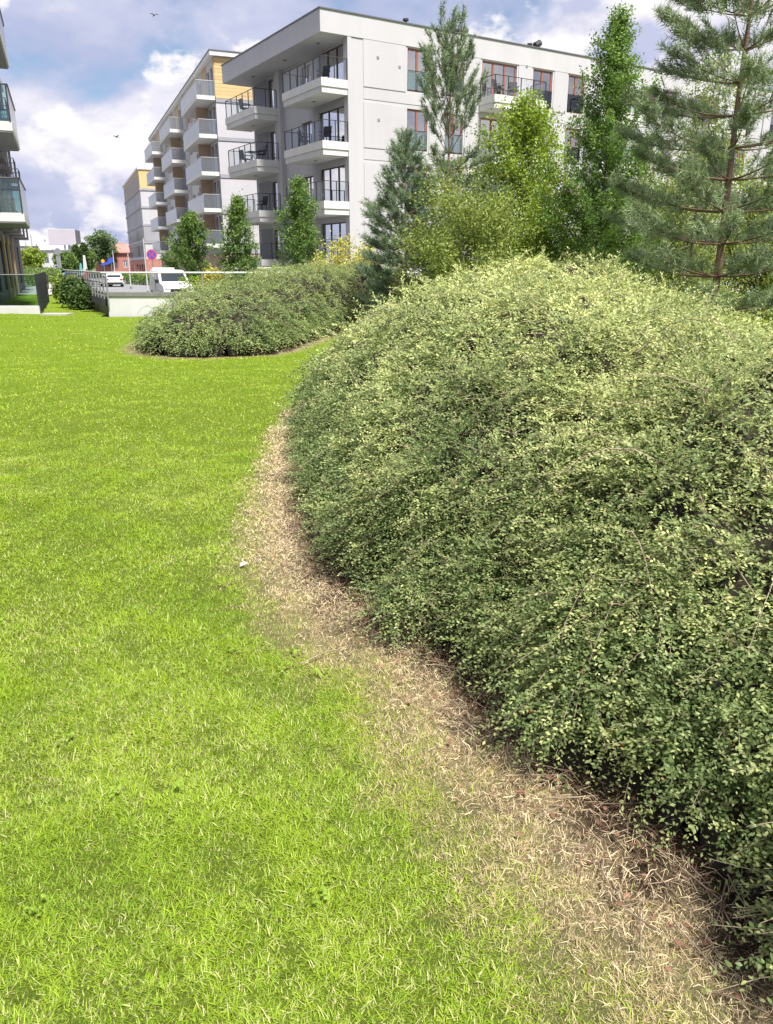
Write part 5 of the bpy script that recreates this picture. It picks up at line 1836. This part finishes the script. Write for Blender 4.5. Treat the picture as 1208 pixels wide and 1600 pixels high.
MFAR = Mound(FAR, H_far, lambda P: np.full(len(P), 1.15), 0.10, 60, SD_FAR)
SH2 = thing('shrub_mound', 'smaller dark green weeping shrub mound before the white wall', 'shrub', (-3.0, 18.5, 0))
OFF2 = np.array([-3.0, 18.5, 0])
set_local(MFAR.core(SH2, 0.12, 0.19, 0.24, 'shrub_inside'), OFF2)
CF = ((0.145, 0.205, 0.070), (0.40, 0.46, 0.17), lambda p: 0.10 + 0.25 * np.clip((p[:, 2] - 0.5) / 1.0, 0, 1) + 0.14 * gapn(p))
lp = []
S, Nr = MFAR.sample(6000, lambda P, z: density(np.column_stack([P, z])) * seen_w(MFAR, P, z))
m_, p_ = grow_twigs(S, Nr, np.full(len(S), 0.36), rng.uniform(0.35, 0.9, len(S)), 12, np.full(len(S), 0.050), False, up=0.30, tang=0.9, outw=0.6, depth=0.08, cols=CF, leaf_ratio=0.44, fan=3)
lp.append(m_)
S, Nr = MFAR.sample(2200, lambda P, z: (z < 0.6) * seen_w(MFAR, P, z))
m_, p_ = grow_twigs(S, Nr, np.full(len(S), 0.32), rng.uniform(0.5, 1.1, len(S)), 12, np.full(len(S), 0.048), False, up=0.2, tang=0.5, outw=0.7, depth=0.10, cols=CF, leaf_ratio=0.5)
lp.append(m_)
S, Nr = MFAR.sample(450, lambda P, z: (z > 0.4) * 1.0)
m_, p2_ = grow_twigs(S, Nr, np.full(len(S), 0.65), rng.uniform(0.6, 1.1, len(S)), 22, np.full(len(S), 0.034), False, up=0.6, tang=0.7, outw=0.6, depth=0.06, cols=CF, leaf_ratio=0.5)
lp.append(m_)
V, T_, C_ = cat_meshes(lp)
fo = npmesh('foliage', V - OFF2, tris=T_, mat='leaf', tint=C_, parent=SH2)
fo['kind'] = 'stuff'
V, Q = tube_mesh(p2_, np.full(p2_.shape[:2], 0.0028), 3)
npmesh('stems', V - OFF2, quads=Q, mat='bark_twig', parent=SH2)['kind'] = 'stuff'

# ================================================================== GRASS
patch1, patch2, patch3 = Wave(0.8, seed=21), Wave(2.4, seed=22), Wave(7.0, seed=23)


def blades(n, y0, y1, h0, h1, w, segs, margin=0.5, band=None):
    y = np.sqrt(rng.uniform(y0 ** 2, y1 ** 2, n * 2)) * (rng.uniform(0.86, 1.16, n * 2) if y0 > 0.5 else 1)
    x = rng.uniform(-1, 1, n * 2) * (0.49 * y + margin)
    if band:                                        # strip beside the view, between two margins
        y = rng.uniform(y0, y1, n * 2)
        x = -(0.49 * np.maximum(y, 1.0) + rng.uniform(band[0], band[1], n * 2))
    P = np.column_stack([x, y])
    ok = lawn_ok(P)
    P = P[ok]
    db = SD_BIG(P)
    df = SD_FAR(P)
    P = P[(db < 0.12) & (df < 0.12)][:n]
    dry_, bare_ = dry_amount(P)
    m = len(P)
    # thin the turf where it is bare, and unevenly elsewhere
    thin = np.clip(0.97 - 0.75 * bare_ - 0.25 * dry_ + 0.12 * np.minimum(patch2(P), 0.2) + 0.30 * np.minimum(patch3(P), 0.12), 0.1, 1)
    ok = rng.uniform(0, 1, m) < thin
    P, dry_, bare_ = P[ok], dry_[ok], bare_[ok]
    m = len(P)
    isdry = rng.uniform(0, 1, m) < np.clip(dry_ * 1.25 - 0.08 + 0.06 * patch1(P) + (0.05 if y0 < 6 else 0.0), 0.015, 0.97)
    tuft = np.clip(1 + 0.22 * patch2(P) + 0.18 * patch3(P), 0.55, 1.6)
    hgt = rng.uniform(h0, h1, m) * tuft * np.where(isdry, 0.8, 1.0)
    az = rng.uniform(0, 6.283, m) + 0.6 * patch2(P)
    lean = np.abs(rng.normal(1.12, 0.36, m)) + np.where(isdry, 0.45, 0)
    lean = np.clip(lean, 0.05, 1.5)
    d = np.column_stack([np.cos(az) * np.sin(lean), np.sin(az) * np.sin(lean), np.cos(lean)])
    sd = np.column_stack([-np.sin(az + rng.normal(0, 0.5, m)), np.cos(az), np.zeros(m)])
    sd = unit(sd) * (w * rng.uniform(0.6, 1.3, m) * np.where(isdry, 0.75, 1.0))[:, None] * 0.5
    z = lawn_z(P) - 0.014
    b = np.column_stack([P, z])
    tip = b + d * hgt[:, None] - np.array([0, 0, 1.0]) * (hgt * rng.uniform(0.05, 0.35, m))[:, None]
    tip[:, 2] = np.maximum(tip[:, 2], z + 0.004 + rng.uniform(0, 0.012, m))
    c1 = np.array([0.165, 0.285, 0.020])
    c2 = np.array([0.34, 0.455, 0.034])
    c3 = np.array([0.52, 0.53, 0.22]) if y0 < 6 else np.array([0.44, 0.49, 0.12])
    mixv = np.clip(0.58 + 0.11 * patch1(P) + 0.14 * patch2(P) + rng.normal(0, 0.26, m), 0, 1)[:, None]
    c = c1 * (1 - mixv) + c2 * mixv
    pale = (rng.uniform(0, 1, m) < 0.13 + 0.07 * patch1(P) - 0.05 * patch2(P))[:, None]
    c = np.where(pale, c3, c)
    dcol = np.array([0.61, 0.50, 0.30]) * (1 + rng.normal(0, 0.18, (m, 1)))
    brn = (rng.uniform(0, 1, m) < 0.15 + 0.5 * bare_)[:, None]
    dcol = np.where(brn, np.array([0.27, 0.17, 0.10]) * (1 + rng.normal(0, 0.2, (m, 1))), dcol)
    # green blades inside the drying fringe turn yellow
    c = c * (1 - 0.5 * dry_[:, None]) + np.array([0.42, 0.40, 0.10]) * 0.5 * dry_[:, None]
    c = np.where(isdry[:, None], dcol, c)
    if segs == 2:
        mid = b + d * (hgt * 0.55)[:, None]
        v = np.stack([b - sd, b + sd, mid + sd * 0.85, mid - sd * 0.85, tip], 1).reshape(-1, 3)
        i = np.arange(m)[:, None] * 5
        f = np.concatenate([i + [0, 1, 2], i + [0, 2, 3], i + [3, 2, 4]], 0)
        k = 5
    else:
        v = np.stack([b - sd, b + sd, tip], 1).reshape(-1, 3)
        f = np.arange(m * 3).reshape(-1, 3)
        k = 3
    return v, f, np.clip(np.repeat(c, k, 0), 0.004, 0.9)


gparts = [blades(60000, 1.0, 3.2, 0.018, 0.042, 0.0030, 2),
          blades(200000, 1.0, 3.2, 0.012, 0.034, 0.0027, 1),
          blades(165000, 3.2, 7.0, 0.016, 0.040, 0.0052, 1),
          blades(105000, 7.0, 15, 0.025, 0.052, 0.012, 1),
          blades(55000, 15, 46, 0.03, 0.06, 0.034, 1, 2.0),
          blades(26000, 0.1, 1.0, 0.014, 0.04, 0.005, 1, 0.8),
          blades(125000, 0.1, 8.0, 0.016, 0.044, 0.0075, 1, 0.5, (0.3, 3.0)),
          blades(30000, 8.0, 26.0, 0.025, 0.055, 0.020, 1, 0.5, (0.45, 4.0))]
V, T_, C_ = cat_meshes(gparts)
gr = npmesh('grass', V, tris=T_, mat='grass', tint=C_)
stuff(gr, 'short bright green mown grass with dried straw-coloured edge', 'grass')

# straw, dead stalks and leaf litter lying along the foot of the large shrub
n = 40000
y = rng.uniform(0.9, 9.5, n)
P = np.column_stack([np.interp(y, [0.9, 1.4, 2, 2.5, 3, 3.6, 4.6, 6.9, 8.9, 9.5], [1.1, .93, .65, .47, .28, -.12, -.5, -.84, -1.05, -1.1]) + rng.normal(-0.14, 0.24, n), y])
dr, ba = dry_amount(P)
P = P[(rng.uniform(0, 1, n) < dr) & (SD_BIG(P) < 0.35)]
dr, ba = dry_amount(P)
m = len(P)
az = rng.uniform(0, 6.283, m)
L = rng.uniform(0.012, 0.050, m) * np.clip(0.8 + 0.5 * ba, 0, 2)
d = np.column_stack([np.cos(az), np.sin(az), rng.normal(0.10, 0.22, m)])
b = np.column_stack([P, lawn_z(P) + rng.uniform(0.0, 0.018, m)])
mid = b + d * (L * 0.5)[:, None] + np.column_stack([rng.normal(0, 0.006, (m, 2)), rng.uniform(0, 0.012, m)])
tip = b + d * L[:, None]
tip[:, 2] = np.maximum(tip[:, 2], 0.0)
mid[:, 2] = np.maximum(mid[:, 2], 0.0)
sd = np.column_stack([-np.sin(az), np.cos(az), rng.normal(0, 0.4, m)]) * (rng.uniform(0.0004, 0.0008, m) * np.clip(P[:, 1] / 2.4, 1, 3))[:, None]
v = np.stack([b - sd, b + sd, mid + sd, mid - sd, tip], 1).reshape(-1, 3)
i = np.arange(m)[:, None] * 5
f = np.concatenate([i + [0, 1, 2], i + [0, 2, 3], i + [3, 2, 4]], 0)
c = np.array([0.61, 0.50, 0.31]) * (1 + rng.normal(0, 0.22, (m, 1)))
br_m = (rng.uniform(0, 1, m) < 0.12 + 0.42 * ba)[:, None]
c = np.where(br_m, np.array([0.22, 0.13, 0.09]) * (1 + rng.normal(0, 0.25, (m, 1))), c)
stuff(npmesh('straw_litter', v, tris=f, mat='straw', tint=np.clip(np.repeat(c, 5, 0), 0.004, 0.9)), 'dry straw and dead stalks lying along the shrub edge', 'straw')

# fallen brown leaves and small dead twigs in the dry strip
n = 500
y = rng.uniform(1.0, 7.0, n)
P = np.column_stack([np.interp(y, [0.9, 1.4, 2, 2.5, 3, 3.6, 4.6, 6.9], [1.05, .86, .58, .40, .21, -.17, -.47, -.8]) + rng.normal(-0.05, 0.13, n), y])
P = P[dry_amount(P)[0] > 0.35]
m = len(P)
v, f, k = leaf_mesh(np.column_stack([P, lawn_z(P) + rng.uniform(0.008, 0.03, m)]), unit(rand_dirs(m) * [1, 1, 0.25]), unit(rand_dirs(m) * 0.5 + np.array([0, 0, 1.0])), rng.uniform(0.012, 0.030, m), rng.uniform(0.007, 0.017, m), True)
c = np.array([0.20, 0.105, 0.07]) * (1 + rng.normal(0, 0.3, (m, 1)))
stuff(npmesh('leaf_litter', v, tris=f, mat='straw', tint=np.clip(np.repeat(c, k, 0), 0.004, 0.9)), 'small fallen brown leaves scattered under the large shrub', 'leaf litter')
m = 160
y = rng.uniform(1.2, 6.0, m)
P = np.column_stack([np.interp(y, [0.9, 1.4, 2, 2.5, 3, 3.6, 4.6, 6.9], [1.05, .86, .58, .40, .21, -.17, -.47, -.8]) + rng.normal(0.0, 0.12, m), y])
az = rng.uniform(0, 6.283, m)
L = rng.uniform(0.06, 0.26, m)
d = np.column_stack([np.cos(az), np.sin(az), rng.uniform(-0.02, 0.25, m)])
b = np.column_stack([P, lawn_z(P) + 0.012])
tw_ = np.stack([b, b + d * (L * 0.5)[:, None] + rng.normal(0, 0.01, (m, 3)) * [1, 1, 0.3], b + d * L[:, None]], 1)
V, Q = tube_mesh(tw_, rng.uniform(0.0012, 0.0028, (m, 1)) * np.ones((1, 3)), 4)
stuff(npmesh('twig_litter', V, quads=Q, mat='bark_twig'), 'dead twigs lying on the dry strip under the large shrub', 'twigs')

# broad-leaved weeds and clover in the near turf
n = 420
y = np.sqrt(rng.uniform(1.1, 36, n))
P = np.column_stack([rng.uniform(-1, 1, n) * (0.5 * y + 0.4), y])
P = P[(patch2(P) > 0.35) & (SD_BIG(P) < -0.45)]
reps = 9
m = len(P)
pk = np.repeat(np.arange(m), reps)
cen_ = np.column_stack([P, lawn_z(P)])[pk] + rng.normal(0, 0.016, (m * reps, 3)) * [1, 1, 0] + np.array([0, 0, 0.016]) + rng.uniform(0, 0.016, (m * reps, 1)) * [0, 0, 1]
v, f, k = leaf_mesh(cen_, unit(rand_dirs(m * reps) * [1, 1, 0.3]), unit(rand_dirs(m * reps) * 0.3 + np.array([0, 0, 1.0])), rng.uniform(0.010, 0.022, m * reps), rng.uniform(0.009, 0.018, m * reps), True)
c = np.array([0.235, 0.35, 0.045]) * (1 + np.repeat(rng.normal(0, 0.2, m), reps)[:, None] + rng.normal(0, 0.1, (m * reps, 1)))
stuff(npmesh('lawn_weeds', v, tris=f, mat='grass', tint=np.clip(np.repeat(c, k, 0), 0.004, 0.9)), 'clover and small broad-leaved weeds in the lawn', 'weeds')

# scrap of paper in the grass
tag(npmesh('paper_scrap', [(0, 0, 0.03), (0.028, 0.006, 0.045), (0.034, 0.022, 0.036), (0.012, 0.030, 0.05), (-0.006, 0.016, 0.034), (0, 0, 0.026), (0.028, 0.006, 0.041), (0.034, 0.022, 0.032), (0.012, 0.030, 0.046), (-0.006, 0.016, 0.03)],
           tris=[(0, 1, 2), (0, 2, 3), (0, 3, 4), (7, 6, 5), (8, 7, 5), (9, 8, 5)], quads=[(0, 5, 6, 1), (1, 6, 7, 2), (2, 7, 8, 3), (3, 8, 9, 4), (4, 9, 5, 0)], mat='paper'),
    'tiny crumpled white paper scrap lying in the grass', 'litter').location = (-0.80, 3.93, 0.0)
